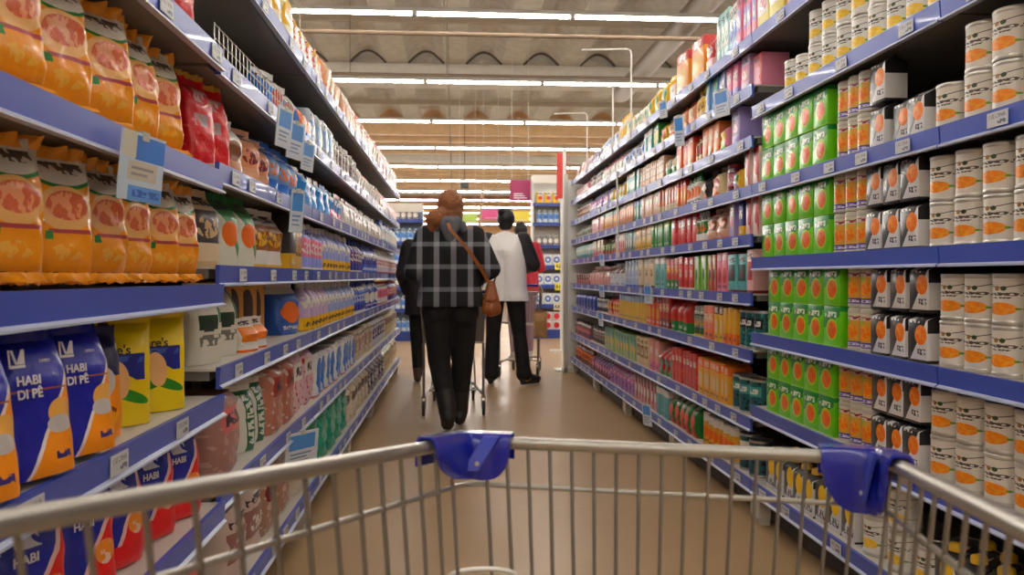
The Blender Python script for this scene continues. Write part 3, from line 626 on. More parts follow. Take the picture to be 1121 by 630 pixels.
def tin_kind(m, name, h=.120, r=.047): 
    return Kind('fruit_tin', 'tin', can_mesh(r, h, m, mat('tin_rim', (206, 202, 194), 0.32, 0.6), name, 28), (('lid', cap_mesh(r * .93, h - .004, h - .0012, steel, name + '_lid', False, 22), (0, 0, 0)),), (2 * r, h, 2 * r))
K_TIN = tin_kind(tin_m, 'fruit_tin_mesh'); K_TINY = tin_kind(tin_y, 'pale_tin_mesh')
SW = {0: 'bottom shelf', 1: 'second shelf up', 2: 'third shelf up', 3: 'fourth shelf up', 4: 'fifth shelf up', 5: 'sixth shelf up'}
def nearR(i, marks, layers=2, rows=2):
    z = NEARR[i]
    for x0, x1, k, desc, ly, rw in marks:
        a, c = sorted((YR(x0), YR(x1)))
        put_run('R', z, SW[i], a, c, k, desc, desc + 's', ly, rw, gap=.006, back=.025, jit=.05, turn=0.0 if k is not K_TIN and k is not K_TINY else 0.22)
G_, L_, W_, T_ = 'green carton with orange picture', 'lime and lilac round tub', 'black and white crested carton', 'white tin with orange picture'
nearR(4, [(826, 896, K_GREEN, G_, 2, 1), (902, 935, K_LIME, L_, 2, 1), (937, 962, K_BW, W_, 2, 1), (964, 999, K_BW, 'black and white orange-spot carton', 1, 1), (1001, 1029, K_TIN, 'white tin beside a dark gap', 1, 1), (1032, 1400, K_TIN, T_, 2, 2)])
nearR(3, [(826, 898, K_GREEN, G_, 2, 1), (899, 935, K_LIME, L_, 2, 1), (936, 994, K_BW, W_, 2, 1), (996, 1400, K_TIN, T_, 2, 2)])
nearR(2, [(833, 911, K_GREEN, G_, 2, 1), (913, 941, K_LIME, L_, 2, 1), (942, 1006, K_BW, W_, 2, 1), (1008, 1400, K_TIN, T_, 2, 2)])
nearR(1, [(832, 904, K_GREEN, G_, 2, 1), (905, 943, K_LIME, L_, 2, 1), (944, 997, K_BW, W_, 2, 1), (999, 1400, K_TIN, T_, 2, 2)])
nearR(0, [(830, 925, K_LEMON, 'black and white yellow-spot carton', 1, 2), (930, 948, K_TINY, 'pale tin with yellow picture', 2, 1), (956, 975, K_TINY, 'pale tin past a dark gap', 2, 1), (977, 1010, K_TINY, 'pale yellow-picture tin', 1, 2), (1012, 1120, K_LEMON, 'black and white lemon carton', 1, 2)])
nearR(5, [(846, 868, K_TINY, 'white tin at the shelf end', 1, 1), (870, 1110, K_TINY, 'white tin with faint yellow picture', 2, 2)])
#PART4
# --- bag side, beside the cart
orange_m = printed('orange_bag_print', (238, 160, 22), [('ell', (.60, .85, .44, .15), (40, 120, 50)), ('ell', (.60, .88, .44, .15), (230, 224, 214)), ('scrib', (.34, .90, .82, .91, 9, 14), (96, 86, 80)),
    ('ell', (.58, .56, .35, .165), (238, 192, 132)), ('food', (.60, .58, .27, .11), (206, 112, 78), (232, 168, 128)), ('rect', (.34, .96, .375, .405), (170, 76, 86)), ('rect', (.30, .40, .33, .39), (60, 130, 60)),
    ('food', (.58, .24, .22, .06), (240, 188, 96), (240, 160, 24)), ('scrib', (.4, .8, .07, .1, 9, 40), (90, 50, 20))], 0.33, 0.25, bump=0.35)
seal_o = mat('orange_seal', (240, 158, 24), 0.35, coat=0.2, bump=(60, .3, .004))
def frill(w, m, name, seed, up=True, h=.03, amp=.006):
    """crimped, wavy end seal of a bag"""
    r2 = random.Random(seed); ph = [r2.uniform(0, 6) for _ in range(4)]; n = 26; b = MB(); rows = []
    for q in range(5):
        t = q / 4; rw = []
        for s_ in (1, -1):
            for k in (range(n + 1) if s_ == 1 else range(n, -1, -1)):
                u = k / n - .5
                y = amp * (1 + t) * math.sin(u * 26 + ph[0]) * (.3 + t) + amp * 1.6 * t * math.sin(u * 9 + ph[1]) + s_ * (-.0016) - t * amp * 1.5
                rw.append((u * w * (1 + .06 * t), y, (t * h + .002 * math.sin(u * 40 + ph[2]) * t) * (1 if up else -1)))
        rows.append(rw)
    m_ = len(rows[0]); vs = [v for rw in rows for v in rw]
    fs = [(i * m_ + k, i * m_ + (k + 1) % m_, (i + 1) * m_ + (k + 1) % m_, (i + 1) * m_ + k) for i in range(4) for k in range(m_)] + [tuple(range(4 * m_, 5 * m_))]
    b.add(vs, fs); return b.mesh(name, m, True, 0, True)
BAGV = []
for q in range(4):
    me = pouch_mesh(.150, .198, .066, orange_m, 'snack_bag_mesh', True, True, 20 + q, 32, 22, .075)
    BAGV.append(Kind('snack_bag', 'bag', me, (('top_seal', frill(.155, seal_o, 'top_seal_mesh', q, True, .022, .004), (0, 0, .226)), ('bottom_seal', frill(.150, seal_o, 'bottom_seal_mesh', q + 9, False, .016, .006), (0, -.020, .022))), (.15, .235, .066)))
def bag_row(z, ys, descs, kinds, group, x=.05, turn=0.0, lean=0.0, dz=0.0, sc=1.0, jit=.12):
    for i, y in enumerate(ys):
        kk = kinds[i % len(kinds)]
        kk.put((XL - x - rnd.uniform(0, .012), y, z + .002 + dz + abs(math.sin(lean)) * kk.size[2] * .5), PI / 2 + turn + rnd.uniform(-jit, jit), descs[i], group, sc, True, lean)
def dl(fmt, n): return [fmt.format(ordw(i)) for i in range(n)]
yC = [.94, 1.095, 1.25, 1.405, 1.555, 1.70, 1.845, 1.985]
bag_row(NEARL[3], yC, dl('orange snack bag standing {} from the cart along the fourth shelf up, at waist height', 8), BAGV, 'orange snack bags on the waist-height shelf', .074, -.42, R(-3), .004, .93, .16)
yB = [.93, 1.09, 1.25, 1.41, 1.57, 1.73, 1.88]
bag_row(NEARL[4], yB, dl('orange snack bag standing {} from the cart along the fifth shelf up', 7), BAGV[::-1], 'orange snack bags on the upper shelf', .074, -.40, R(-6), .004, 1.0, .16)
bag_row(NEARL[4], [y + .06 for y in yB[:6]], dl('orange snack bag in the back row, {} from the cart, fifth shelf up', 6), BAGV, 'orange snack bags in the back row', .18, -.3, R(-3), .004, 1.0)
bag_row(NEARL[3], [y + .05 for y in yC[:7]], dl('orange snack bag in the back row, {} from the cart, fourth shelf up', 7), BAGV, 'orange snack bags in the back row below', .18, -.3, R(-2), .004, .93)
red_m = printed('red_bag_print', (196, 34, 44), [('rect', (.2, .6, .42, .56), (170, 150, 150)), ('scrib', (.15, .85, .7, .86, 6, 9), (226, 190, 190)), ('blot', (5, 7, .60), (214, 84, 84)), ('rect', (-9, 9, .97, 1.2), (210, 60, 50))], 0.35, .25, bump=.35)
K_RED = Kind('red_bag', 'bag', pouch_mesh(.14, .235, .09, red_m, 'red_bag_mesh', True, False, 4, 28, 18, .05), (('top_seal', frill(.138, mat('yellow_seal', (222, 176, 60), .4), 'red_top_seal', 3, True, .016, .003), (0, 0, .255)),), (.14, .26, .09))
bag_row(FARL[4], [2.155, 2.275], dl('bright red bag with yellow seal, {} past the orange bags', 2), [K_RED], 'red bags past the orange bags', .075, -.40, R(-3), 0, .86)
bag_row(NEARL[5], [1.83, 1.985], dl('red bag, {} of two at the end of the sixth shelf up', 2), [K_RED], 'red bags on the high shelf', .085, -.40, R(-2), 0, .90)
bag_row(NEARL[5], [1.45, 1.62], dl('white and blue bag, {} on the sixth shelf up, cropped by the picture top', 2), [kind('bag', (.15, .2, .08), WHT, SKY, BLU, 1)], 'white bags on the high shelf', .075, -.3)

# flour bags with the printed words
blue_m = printed('blue_flour_print', (20, 28, 136), [('half', (1.0, -.95, -.26, -.1, .80), (236, 228, 222)), ('half', (1.0, -.95, -.31, -.1, .80), (238, 152, 28)), ('ell', (.78, .40, .20, .10), (226, 176, 96)), ('ell', (.72, .33, .16, .06), (200, 196, 196)),
    ('rect', (.14, .86, .565, .578), (150, 90, 60)), ('scrib', (.62, .82, .10, .15, 8, 20), (50, 40, 110)), ('half', (-.6, 1.0, -.52, -.1, .56), (60, 72, 176))], 0.35, .25, bump=.3)
ink_w = mat('print_white', (226, 224, 230), .5); ink_d = mat('print_dark', (58, 48, 40), .5)
def logo_mesh(sz, name):
    b = MB(); s = sz
    b.box(0, s * .10, -.0004, .0004, 0, s); b.box(0, s, -.0004, .0004, 0, s * .16)
    b.add([(s * .12, 0, s * .98), (s * .3, 0, s * .98), (s * .52, 0, s * .2), (s * .4, 0, s * .2)], [(0, 3, 2, 1)])
    b.add([(s * .45, 0, s * .2), (s * .8, 0, s * .98), (s, 0, s * .98), (s * .98, 0, s * .2)], [(0, 3, 2, 1)])
    return b.mesh(name, ink_w, False)
LOGO = logo_mesh(.030, 'logo_mesh')
T1, T2, T3 = text_mesh('HABI', .021, ink_w, bold=.0004), text_mesh('DI P\u00ca', .021, ink_w, bold=.0004), text_mesh('DESDE', .007, ink_w)
blue_me = pouch_mesh(.155, .225, .09, blue_m, 'flour_bag_mesh', True, False, 8, 32, 20, .03)
K_BLUE = Kind('flour_bag', 'bag', blue_me, (('logo', LOGO, (-.055, -.0478, .182)), ('lettering', T1, (-.022, -.0488, .160)), ('lettering', T2, (-.022, -.0488, .138)), ('lettering', T3, (.012, -.0478, .190)),
    ('top_seal', frill(.15, mat('blue_seal', (24, 32, 130), .35), 'blue_top_seal', 6, True, .014, .003), (0, 0, .246))), (.155, .25, .09))
for i, (y, lx, zz, ln, yw) in enumerate(((.90, .024, .7435, -7, -.34), (1.055, .024, .7435, -7, -.36), (1.21, .026, .7435, -7, -.38), (1.365, .03, .7435, -7, -.40))):
    K_BLUE.put((XL - lx, y, zz), PI / 2 + yw, f'navy blue flour bag with orange corner at the shelf lip, {ordw(i)} from the cart', 'blue flour bags on the third shelf', .86, True, R(ln))
K_ORM = Kind('flour_bag', 'bag', pouch_mesh(.15, .2, .08, printed('orange_flour_print', (236, 150, 28), [('rect', (-9, 9, .55, 1.2), (28, 28, 70)), ('ell', (.5, .5, .3, .16), (206, 200, 196)), ('food', (.55, .2, .3, .1), (238, 170, 40), (120, 50, 20))], .35, .25, .3), 'orange_flour_mesh', True, False, 9, 28, 16, .04), (), (.15, .22, .08))
bag_row(NEARL[2], [1.51], ['orange and dark blue bag squeezed between blue flour bags and yellow flour bags'], [K_ORM], 'odd bag', .07, -.5, R(-2), 0, .9, .02)
yellow_m = printed('yellow_flour_print', (232, 206, 16), [('rect', (.14, .86, .40, .63), (22, 34, 120)), ('scrib', (.45, .85, .55, .61, 6, 12), (60, 90, 170)), ('half', (-.5, -1, .78, .30, .52), (232, 206, 16)), ('ell', (.42, .26, .26, .055, .2), (40, 116, 36)), ('ell', (.68, .27, .24, .05, -.3), (50, 130, 40)), ('ell', (.57, .41, .115, .17, .30), (232, 188, 140)),
    ('ell', (.5, .87, .06, .04), (96, 66, 20))], .33, .3, bump=.25)
K_YEL = Kind('yellow_flour_bag', 'bag', pouch_mesh(.18, .200, .090, yellow_m, 'yellow_bag_mesh', True, False, 12, 32, 20, .03), (('lettering', text_mesh("Mare's", .026, ink_d, bold=.0004), (0, -.0505, .150)),), (.15, .235, .095))
for i, (y, xx) in enumerate(((1.66, .108), (1.845, .100))):
    K_YEL.put((XL - xx, y, NEARL[2] + .002), PI / 2 - .85, ['yellow flour bag with corn picture, closer to the blue bags', 'yellow flour bag with corn picture, closer to the white bags'][i], 'yellow flour bags', 1.0)
# lower two shelves beside the cart
redblue_m = printed('redblue_flour_print', (26, 40, 140), [('half', (1.0, -.95, -.12, -.1, .8), (232, 196, 190)), ('half', (1.0, -.95, -.2, -.1, .8), (206, 34, 40)), ('food', (.72, .36, .17, .1), (226, 150, 60), (230, 200, 190)), ('scrib', (.12, .6, .7, .85, 6, 9), (220, 220, 230)), ('rect', (-9, 9, -.1, .2), (200, 36, 40))], .35, .25, .3)
K_RB = Kind('flour_bag', 'bag', pouch_mesh(.15, .21, .085, redblue_m, 'red_blue_bag_mesh', True, False, 14, 28, 18, .035), (('lettering', text_mesh('HABI', .022, ink_w, bold=.0005), (-.022, -.0455, .150)), ('top_seal', frill(.145, mat('red_seal', (190, 32, 40), .35), 'red_seal_mesh', 5, True, .014, .003), (0, 0, .231))), (.15, .235, .085))
bag_row(NEARL[1], [.95, 1.12, 1.29, 1.46, 1.63, 1.80, 1.95], dl('blue flour bag with red foot, {} along the second shelf up', 7), [K_RB], 'blue and red flour bags on the second shelf', .07, -.35, R(-2), 0, .9, .1)
bag_row(NEARL[1], [1.04, 1.21, 1.38, 1.55, 1.72], dl('blue flour bag with red foot in the back row, {} along the second shelf up', 5), [K_RB], 'blue and red flour bags at the back', .18, -.3, R(-2), 0, .9, .1)
K_FLOR = kind('pack', (.15, .2, .1), (196, 186, 200), (110, 80, 130), (220, 120, 120), 4)
bag_row(NEARL[0], [1.1, 1.27, 1.44, 1.61, 1.78, 1.95], dl('pale purple-flowered packet, {} along the bottom shelf', 6), [K_FLOR], 'flowered packets on the bottom shelf', .07, -.2)

# --- bag side, shelves beyond the orange bags
Z = FARL
ovl = printed('blue_oval_print', (226, 228, 232), [('ell', (.5, .5, .36, .42), (52, 120, 196)), ('rect', (-9, 9, .9, 1.2), (214, 210, 214)), ('rect', (-9, 9, -.1, .06), (190, 120, 130))], .3, .3)
K_OVL = Kind('wrapped_pack', 'packet', pack_mesh(.13, .19, .16, ovl, 'oval_pack_mesh', 3), (), (.13, .19, .16))
amber_m = printed('amber_arch_print', (232, 176, 92), [('ell', (.48, .62, .30, .26), (56, 34, 22)), ('rect', (.18, .78, .30, .62), (56, 34, 22)), ('ell', (.5, .25, .2, .1), (240, 160, 60))], .4)
K_ARCH = Kind('amber_carton', 'carton', carton_mesh(.15, .215, .09, amber_m, 'arch_box_mesh'), (), (.15, .215, .09))
def put_kind(x0, x1, z, sw, k, desc, ly=1, turn=0.0, back=.02, gap=.004, jit=.08):
    a, c = sorted((YL(x0), YL(x1))); put_run('L', z, sw, a, min(c, 8.7), k, desc, desc + 's', ly, 1, gap, back, turn, jit)
runs('L', Z[6], 'top shelf', [
 (255, 300, 'pouch', B(.15, .22), WHT, SKY, BLU, 2, 'white pouch with sky-blue corner'), (300, 332, 'pouch', B(.15, .24), (236, 226, 200), YEL, WHT, 1, 'cream pouch with yellow panel'), (332, 363, 'pouch', B(.15, .22), WHT, (206, 60, 50), YEL, 4, 'white red-spotted pouch'), (363, 380, 'pouch', B(.15, .22), PEA, CRM, ORG, 1, 'peach pouch with cream panel'),
 (380, 395, 'bag', B(.15, .22), (206, 160, 120), PEA, WHT, 3, 'tan bag with peach foot'), (395, 410, 'pouch', B(.16, .23), WHT, PEA, RED, 4, 'white peach-spotted pouch'), (410, 420, 'pouch', B(.16, .24), BGE, PNK, WHT, 2, 'beige pouch with pink corner'), (420, 430, 'pouch', B(.16, .26), (232, 196, 196), PNK, WHT, 4, 'pale pink mottled pouch'), (430, 440, 'pouch', B(.16, .28), WHT, PEA, SKY, 2, 'white pouch with peach corner')])
runs('L', Z[5], 'sixth shelf up', [
 (315, 338, 'pouch', B(.15, .19), (60, 130, 206), WHT, RED, 2, 'blue pouch with white corner'), (338, 350, 'pouch', B(.14, .17), (56, 110, 190), ORG, WHT, 1, 'deep blue pouch with orange panel'), (350, 372, 'pack', B(.14, .18), (206, 216, 226), SKY, (150, 190, 90), 1, 'white packet with sky-blue panel'),
 (372, 398, 'jar', B(.10, .17), (214, 204, 196), GRY, BRN, 1, 'grey-white jar', 1, 'w'), (398, 420, 'pouch', B(.14, .18), WHT, GRY, PEA, 4, 'white grey-mottled pouch'), (420, 440, 'pouch', B(.16, .19), (222, 190, 180), WHT, PNK, 2, 'rose pouch with white corner')])
runs('L', Z[4], 'fifth shelf up', [
 (267, 288, 'pouch', B(.15, .18), (190, 140, 110), WHT, BRN, 2, 'brown pouch with white corner'), (288, 312, 'pouch', B(.15, .18), (226, 176, 146), PEA, MAR, 1, 'peach pouch with dark panel'), (312, 341, 'pouch', B(.16, .2), (40, 120, 206), SKY, ORG, 1, 'bright blue pouch with sky panel'), (342, 368, 'pouch', B(.16, .17), (70, 150, 214), WHT, BLU, 2, 'azure pouch with white corner'),
 (368, 382, 'pouch', B(.15, .17), (90, 150, 216), PNK, WHT, 3, 'light blue pouch with pink foot'), (382, 402, 'pouch', B(.15, .18), WHT, PNK, GRY, 2, 'white pouch with pink corner'), (402, 422, 'pouch', B(.15, .18), (204, 196, 188), BRN, WHT, 4, 'greyish mottled pouch'), (422, 440, 'bottle', B(.09, .2, .08), (190, 204, 220), BLU, WHT, 0, 'pale bottle with blue band', 1, 'b')])
runs('L', Z[3], 'fourth shelf up', [
 (247, 268, 'bag', B(.17, .215), (226, 206, 176), (70, 62, 66), (206, 180, 140), 1, 'beige bag with dark label'), (268, 298, 'bag', B(.15, .22), (222, 220, 208), (60, 130, 80), ORG, 2, 'white bag with green corner'), (298, 324, 'pouch', B(.15, .2), WHT, (150, 100, 60), YEL, 1, 'white pouch with brown picture'), (325, 332, 'box', B(.10, .2), (40, 32, 28), YEL, BLK, 3, 'black carton with yellow foot'), (332, 341, 'box', B(.10, .2), (232, 190, 110), BRN, YEL, 1, 'amber carton with brown panel'),
 (341, 362, 'bottle', B(.10, .2, .09), (150, 160, 222), PNK, WHT, 1, 'lilac bottle with pink panel', 1, 'w'), (362, 391, 'bottle', B(.10, .2, .09), (166, 176, 226), YEL, WHT, 3, 'lilac bottle with yellow foot', 1, 'w'), (392, 403, 'bottle', B(.10, .2, .09), (44, 50, 130), PUR, WHT, 1, 'navy bottle with purple panel', 1, 'b'), (403, 418, 'bottle', B(.11, .2, .09), (36, 46, 140), BLU, WHT, 3, 'navy bottle with blue foot', 1, 'b'), (418, 440, 'bottle', B(.11, .19, .09), (206, 200, 206), WHT, RED, 1, 'whitish bottle', 1, 'w')])
runs('L', Z[2], 'third shelf up', [
 (332, 344, 'pouch', B(.18, .21), (60, 100, 176), WHT, ORG, 0, 'blue pouch with white band'), (345, 368, 'bottle', B(.10, .2, .09), (200, 180, 212), YEL, WHT, 3, 'pinkish bottle with yellow foot', 1, 'w'), (368, 393, 'bottle', B(.10, .2, .09), (160, 176, 220), YEL, WHT, 3, 'pale blue bottle with yellow foot', 1, 'w'),
 (394, 406, 'bottle', B(.11, .2, .09), (30, 44, 140), BLU, WHT, 1, 'dark blue bottle', 1, 'b'), (406, 418, 'bottle', B(.11, .2, .09), (40, 56, 150), SKY, WHT, 0, 'blue bottle with sky band', 1, 'b'), (418, 428, 'bottle', B(.11, .19, .09), WHT, PNK, RED, 1, 'white bottle with pink panel', 1, 'r'), (428, 440, 'bottle', B(.11, .19, .09), (60, 70, 140), RED, WHT, 1, 'indigo bottle with red panel', 1, 'r')])
K_WG = Kind('paper_bag', 'bag', pouch_mesh(.17, .225, .1, printed('white_green_print', (224, 220, 208), [('rect', (.2, .72, .42, .60), (34, 60, 42)), ('scrib', (.2, .8, .22, .36, 7, 14), (120, 120, 112)), ('rect', (.76, .98, .5, .95), (60, 110, 80))], .45), 'white_green_mesh', True, False, 31, 26, 16, .03, .3), (('label_patch', plain_box(.05, .03, .001, mat('dark_patch', (40, 60, 46), .5), 'patch'), (-.01, -.0515, .1)),), (.17, .25, .1))
put_run('L', Z[2], 'third shelf up', 2.11, 2.52, K_WG, 'white paper bag with dark green label', 'white paper bags', 1, 1, .01, .018, -.35, .05)
put_kind(287, 331, Z[2], 'third shelf up', K_ARCH, 'amber carton with dark arch', 1, -.25, .12)
K_SM = kind('pouch', (.11, .10, .07), WHT, (236, 140, 40), ORG, 1)
put_run('L', Z[2], 'third shelf up', 2.5, 2.75, K_SM, 'small white pouch with orange fruit', 'small pouches', 1, 1, .01, -.01, -.3, .1)
# wrapped packs on the low shelves, wider than the shelf lip
runs('L', Z[1], 'second shelf up', [
 (250, 277, 'pack', (.2, .215, .2), (166, 128, 120), (190, 156, 146), (206, 120, 120), 4, 'dusty brown wrapped pack'), (308, 332, 'pack', (.18, .23, .2), (176, 120, 104), (206, 190, 180), (150, 60, 50), 4, 'rusty wrapped pack with pale blots'), (332, 353, 'pack', (.18, .235, .2), (230, 196, 206), (190, 84, 84), WHT, 4, 'pink and white wrapped pack')])
K_STR = Kind('wrapped_pack', 'packet', pouch_mesh(.15, .18, .09, printed('green_stripe_print', (226, 224, 216), [('rect', (.60, .9, -.1, 1.2), (28, 92, 62)), ('rect', (.2, .34, -.1, 1.2), (28, 92, 62)), ('scrib', (.64, .86, .1, .9, 4, 18), (220, 226, 216)), ('rect', (-9, 9, .9, 1.2), (222, 220, 214)), ('rect', (-9, 1.0, .84, .9), (34, 96, 66))], .35, .3, .2), 'stripe_pack', True, False, 41, 22, 12, .03), (), (.15, .20, .09))
put_run('L', Z[1], 'second shelf up', 2.50, 2.79, K_STR, 'white wrapped pack with green stripes', 'green striped packs', 1, 1, .004, .0, -.5, .08)
put_kind(353, 394, Z[1], 'second shelf up', K_OVL, 'white wrapped pack with blue oval', 1, 0, .0, .006, .05)
runs('L', Z[1], 'second shelf up', [(395, 412, 'pack', (.2, .2, .2), (214, 200, 180), (176, 150, 130), WHT, 1, 'beige wrapped pack'), (412, 426, 'pack', (.2, .2, .2), (206, 206, 214), (60, 60, 110), WHT, 1, 'white wrapped pack with indigo panel'), (426, 440, 'pack', (.2, .2, .2), (206, 196, 170), (176, 160, 90), BRN, 4, 'straw mottled wrapped pack')])
runs('L', Z[0], 'bottom shelf', [
 (262, 300, 'pack', (.2, .2, .2), (214, 196, 186), (150, 110, 104), WHT, 1, 'whitish wrapped pack with brown panel'), (300, 330, 'pack', (.2, .2, .2), (170, 136, 120), (206, 190, 176), MAR, 4, 'brown mottled wrapped pack'), (331, 345, 'pack', (.18, .2, .2), (222, 214, 198), (180, 150, 120), WHT, 2, 'cream wrapped pack with tan corner'),
 (386, 408, 'pack', (.18, .2, .2), (222, 212, 190), (196, 176, 150), (120, 110, 100), 4, 'cream mottled wrapped pack'), (408, 424, 'pack', (.2, .2, .2), (150, 140, 150), (60, 56, 80), WHT, 1, 'grey wrapped pack with dark panel'), (424, 440, 'pack', (.2, .2, .2), (206, 186, 140), (176, 150, 90), BRN, 2, 'straw wrapped pack with tan corner')])
K_TEAL = Kind('wrapped_pack', 'packet', pouch_mesh(.2, .24, .2, printed('teal_print', (40, 160, 138), [('blot', (6, 5, .55), (28, 122, 112)), ('food', (.55, .5, .25, .2), (90, 196, 170), (50, 150, 130))], .3, .35, .4), 'teal_pack', False, False, 51, 24, 14, .05), (), (.215, .24, .2))
put_kind(346, 386, Z[0], 'bottom shelf', K_TEAL, 'glossy teal wrapped pack', 1, 0, .01)

# --- cards hanging from the price rails
card_m = printed('offer_card', (206, 222, 238), [('rect', (.30, 1.2, .60, .96), (70, 130, 210)), ('rect', (-.1, .32, .62, 1.1), (216, 214, 200)), ('rect', (.16, .84, .30, .58), (206, 202, 190)), ('rect', (.24, .76, .46, .50), (150, 146, 148)), ('rect', (.24, .62, .37, .41), (160, 156, 156)), ('rect', (.2, 1.1, -.1, .22), (110, 160, 220)), ('scrib', (.3, .95, .06, .17, 7, 14), (60, 100, 180))], .3, .3)
card2 = printed('offer_card_small', (214, 222, 232), [('rect', (.1, .9, .5, .92), (90, 150, 214)), ('rect', (.15, .80, .36, .41), (130, 150, 190)), ('rect', (.15, .66, .26, .31), (140, 156, 190)), ('rect', (.15, .74, .16, .20), (140, 156, 190))], .3, .3)
def card(side, y, z, w, h, m, label, tilt=0.12, yaw=0.0, out=.008):
    me = plain_box(w, h, .003, m, 'offer_card_mesh'); X = (XL + out) if side == 'L' else (XR - out)
    o = link('offer_card', me, None, (X, y, z), (PI / 2 if side == 'L' else -PI / 2) + yaw); tag(o, label, 'sign', 'offer cards on the price rails')
    o.rotation_euler[0] = tilt
    cb = MB(); cb.box(-.012, .012, -.003, .006, h - .012, h + .004); link('clip', cb.mesh('clip', post_m, False), o); return o
card('L', 1.49, 1.162, .150, .118, card_m, 'large blue and white offer card clipped below the upper orange bags', .1, -.12, .026)
for i, (x, z, w, h, s, yw) in enumerate(((303, 1.54, .12, .13, 'L', -.2), (316, 1.53, .13, .13, 'L', -.25), (330, 1.52, .12, .11, 'L', -.2), (317, 1.245, .07, .15, 'L', -.5), (322, .40, .16, .13, 'L', -.6))):
    card(s, YL(x), z - .09 if z > 1.5 else z - .06, w, h, card2, ['sky-blue offer card on the high rail, closest of three to the red bags', 'sky-blue offer card on the high rail, middle of three', 'sky-blue offer card on the high rail, beside the blue pouches', 'narrow sky-blue card hanging under the peach pouches', 'blue and white card folded out over the second rail up beside the striped packs'][i], .1, yw, .02)
for i, (x, z, w, h, yw) in enumerate(((795, 1.755, .11, .12, .3), (748, 1.735, .06, .16, .7), (730, 1.95, .07, .1, .4), (714, .86, .1, .12, .2), (713, .09, .09, .14, .4), (662, .86, .1, .1, .2), (662, 1.12, .1, .1, .2), (661, .62, .1, .12, .2))):
    card('R', YR(x), z, w, h, card2, ['pale blue card under the pink cartons', 'white folded card on the second-highest rail beyond the pink cartons', 'small white card on the top rail below the orange box', 'pale blue card hanging beside the light teal boxes', 'blue card dangling from the bottom rail beside the aqua boxes', 'white card on the fourth rail up near the end frame', 'white card on the fifth rail up near the end frame', 'white card on the third rail up near the end frame'][i], .1, yw, .02)
# wire divider along the high shelf past the red bags
b = MB()
for zz in (.012, .05, .085): b.tube([(0, 0, zz), (0, .98, zz)], .0016, 6)
for k in range(25): b.tube([(0, k * .98 / 24, 0), (0, k * .98 / 24, .088)], .0013, 5)
o = link('wire_divider', b.mesh('divider', mat('wire_chrome', (200, 198, 192), .3, .7)), None, (XL - .022, 2.12, FARL[5] + .001)); tag(o, 'low chrome wire divider along the high shelf past the red bags', 'wire fence')
#PART5
# --- thin white sign arms rising from the shelf tops
pole_w = mat('pole_white', (226, 224, 218), .35)
for i, (x, ytop, arm, z0) in enumerate(((690, 56, .35, 2.0), (642, 125, .31, 2.0), (670, 98, 0, 2.0))):
    y = YR(x); zt = CAMZ + (HY - ytop) / 900 * (y + .1); b = MB()
    P = [(0, 0, 0), (0, 0, zt - z0 - .03), (-.008, 0, zt - z0 - .008), (-.03, 0, zt - z0), (-arm, 0, zt - z0 - .012)] if arm else [(0, 0, 0), (0, 0, zt - z0)]
    b.tube(P, .0065, 8); b.box(-.012, .012, -.012, .012, 0, .05)
    t = link('sign_arm', b.mesh('sign_arm', pole_w, True), None, (XR + .004, y, z0)); tag(t, ['bent white sign arm on the top shelf edge, closest to the orange box', 'bent white sign arm near the end frame', 'straight white sign rod between the two bent arms'][i], 'sign holder', 'sign arms')
b = MB(); b.tube([(0, 0, 0), (0.0, .04, .62)], .007, 8); b.box(-.012, .012, -.01, .01, -.03, .01)
t = link('sign_arm', b.mesh('clip_strip', pole_w, True), None, (XR - .02, 6.05, 1.2)); tag(t, 'slim white rod standing before the middle of the tins side shelves', 'sign holder')

# ------------------------------------------------------------------ beyond the aisle
shelf_blue = mat('endcap_blue', (40, 64, 150), .4)
def endcap(x, y, w, rowz, top, label, body, prods, name='display_rack', dep=.4):
    t = thing(name, label, 'shelf', (x, y, 0))
    b = MB(); b.box(-w / 2, w / 2, dep - .03, dep, .02, top); link('back_panel', b.mesh('bp', body, False, .004), t)
    for sx in (-w / 2, w / 2 - .02):
        b = MB(); b.box(sx, sx + .02, .02, dep, .02, top); link('side_panel', b.mesh('sp', body, False, .003), t)
    for z in rowz:
        b = MB(); b.box(-w / 2 + .02, w / 2 - .02, .02, dep - .03, z - .02, z); sh = link('shelf', b.mesh('sh', deck_m, False), t)
        b = MB(); b.box(-w / 2, w / 2, 0, .02, z - .05, z + .006); link('price_rail', b.mesh('pr', shelf_blue, False, .003), sh)
    b = MB(); b.box(-w / 2, w / 2, .0, .03, 0, .10); link('base', b.mesh('ba', shelf_blue, False, .004), t)
    b = MB(); b.box(-w / 2, w / 2, .01, .03, top - .14, top); link('header', b.mesh('hd', mat('header_pale', (222, 214, 206), .5), False, .004), t)
    for r_, z in enumerate(rowz):
        k, desc, ly = prods[r_]; n = int((w - .05) / (k.size[0] + .006))
        for L in range(ly):
            for i in range(n):
                px = x - (n - 1) / 2 * (k.size[0] + .006) + i * (k.size[0] + .006)
                k.put((px, y + .05 + k.size[2] / 2, z + .001 + L * (k.size[1] + .001)), 0, f'{desc}, {ordw(i)} across, {["lower", "upper"][L]} row, ' + (('end display' if x > 1 else 'bluish rack' if x < -.5 else 'far rack')), desc + ' on the rack', 1, False)
K_RND = Kind('round_logo_pack', 'packet', carton_mesh(.14, .20, .12, printed('round_logo', (222, 224, 228), [('ell', (.5, .55, .36, .26), (50, 96, 170)), ('ell', (.5, .55, .18, .13), (214, 220, 230)), ('rect', (-9, 9, -.1, .1), (70, 110, 190))], .4), 'rl_mesh'), (), (.14, .20, .12))
K_RDR = Kind('round_logo_pack', 'packet', carton_mesh(.14, .15, .12, printed('round_red', (226, 220, 222), [('ell', (.5, .5, .34, .34), (190, 40, 60)), ('rect', (-9, 9, -.1, .1), (200, 196, 200))], .4), 'rr_mesh'), (), (.14, .15, .12))
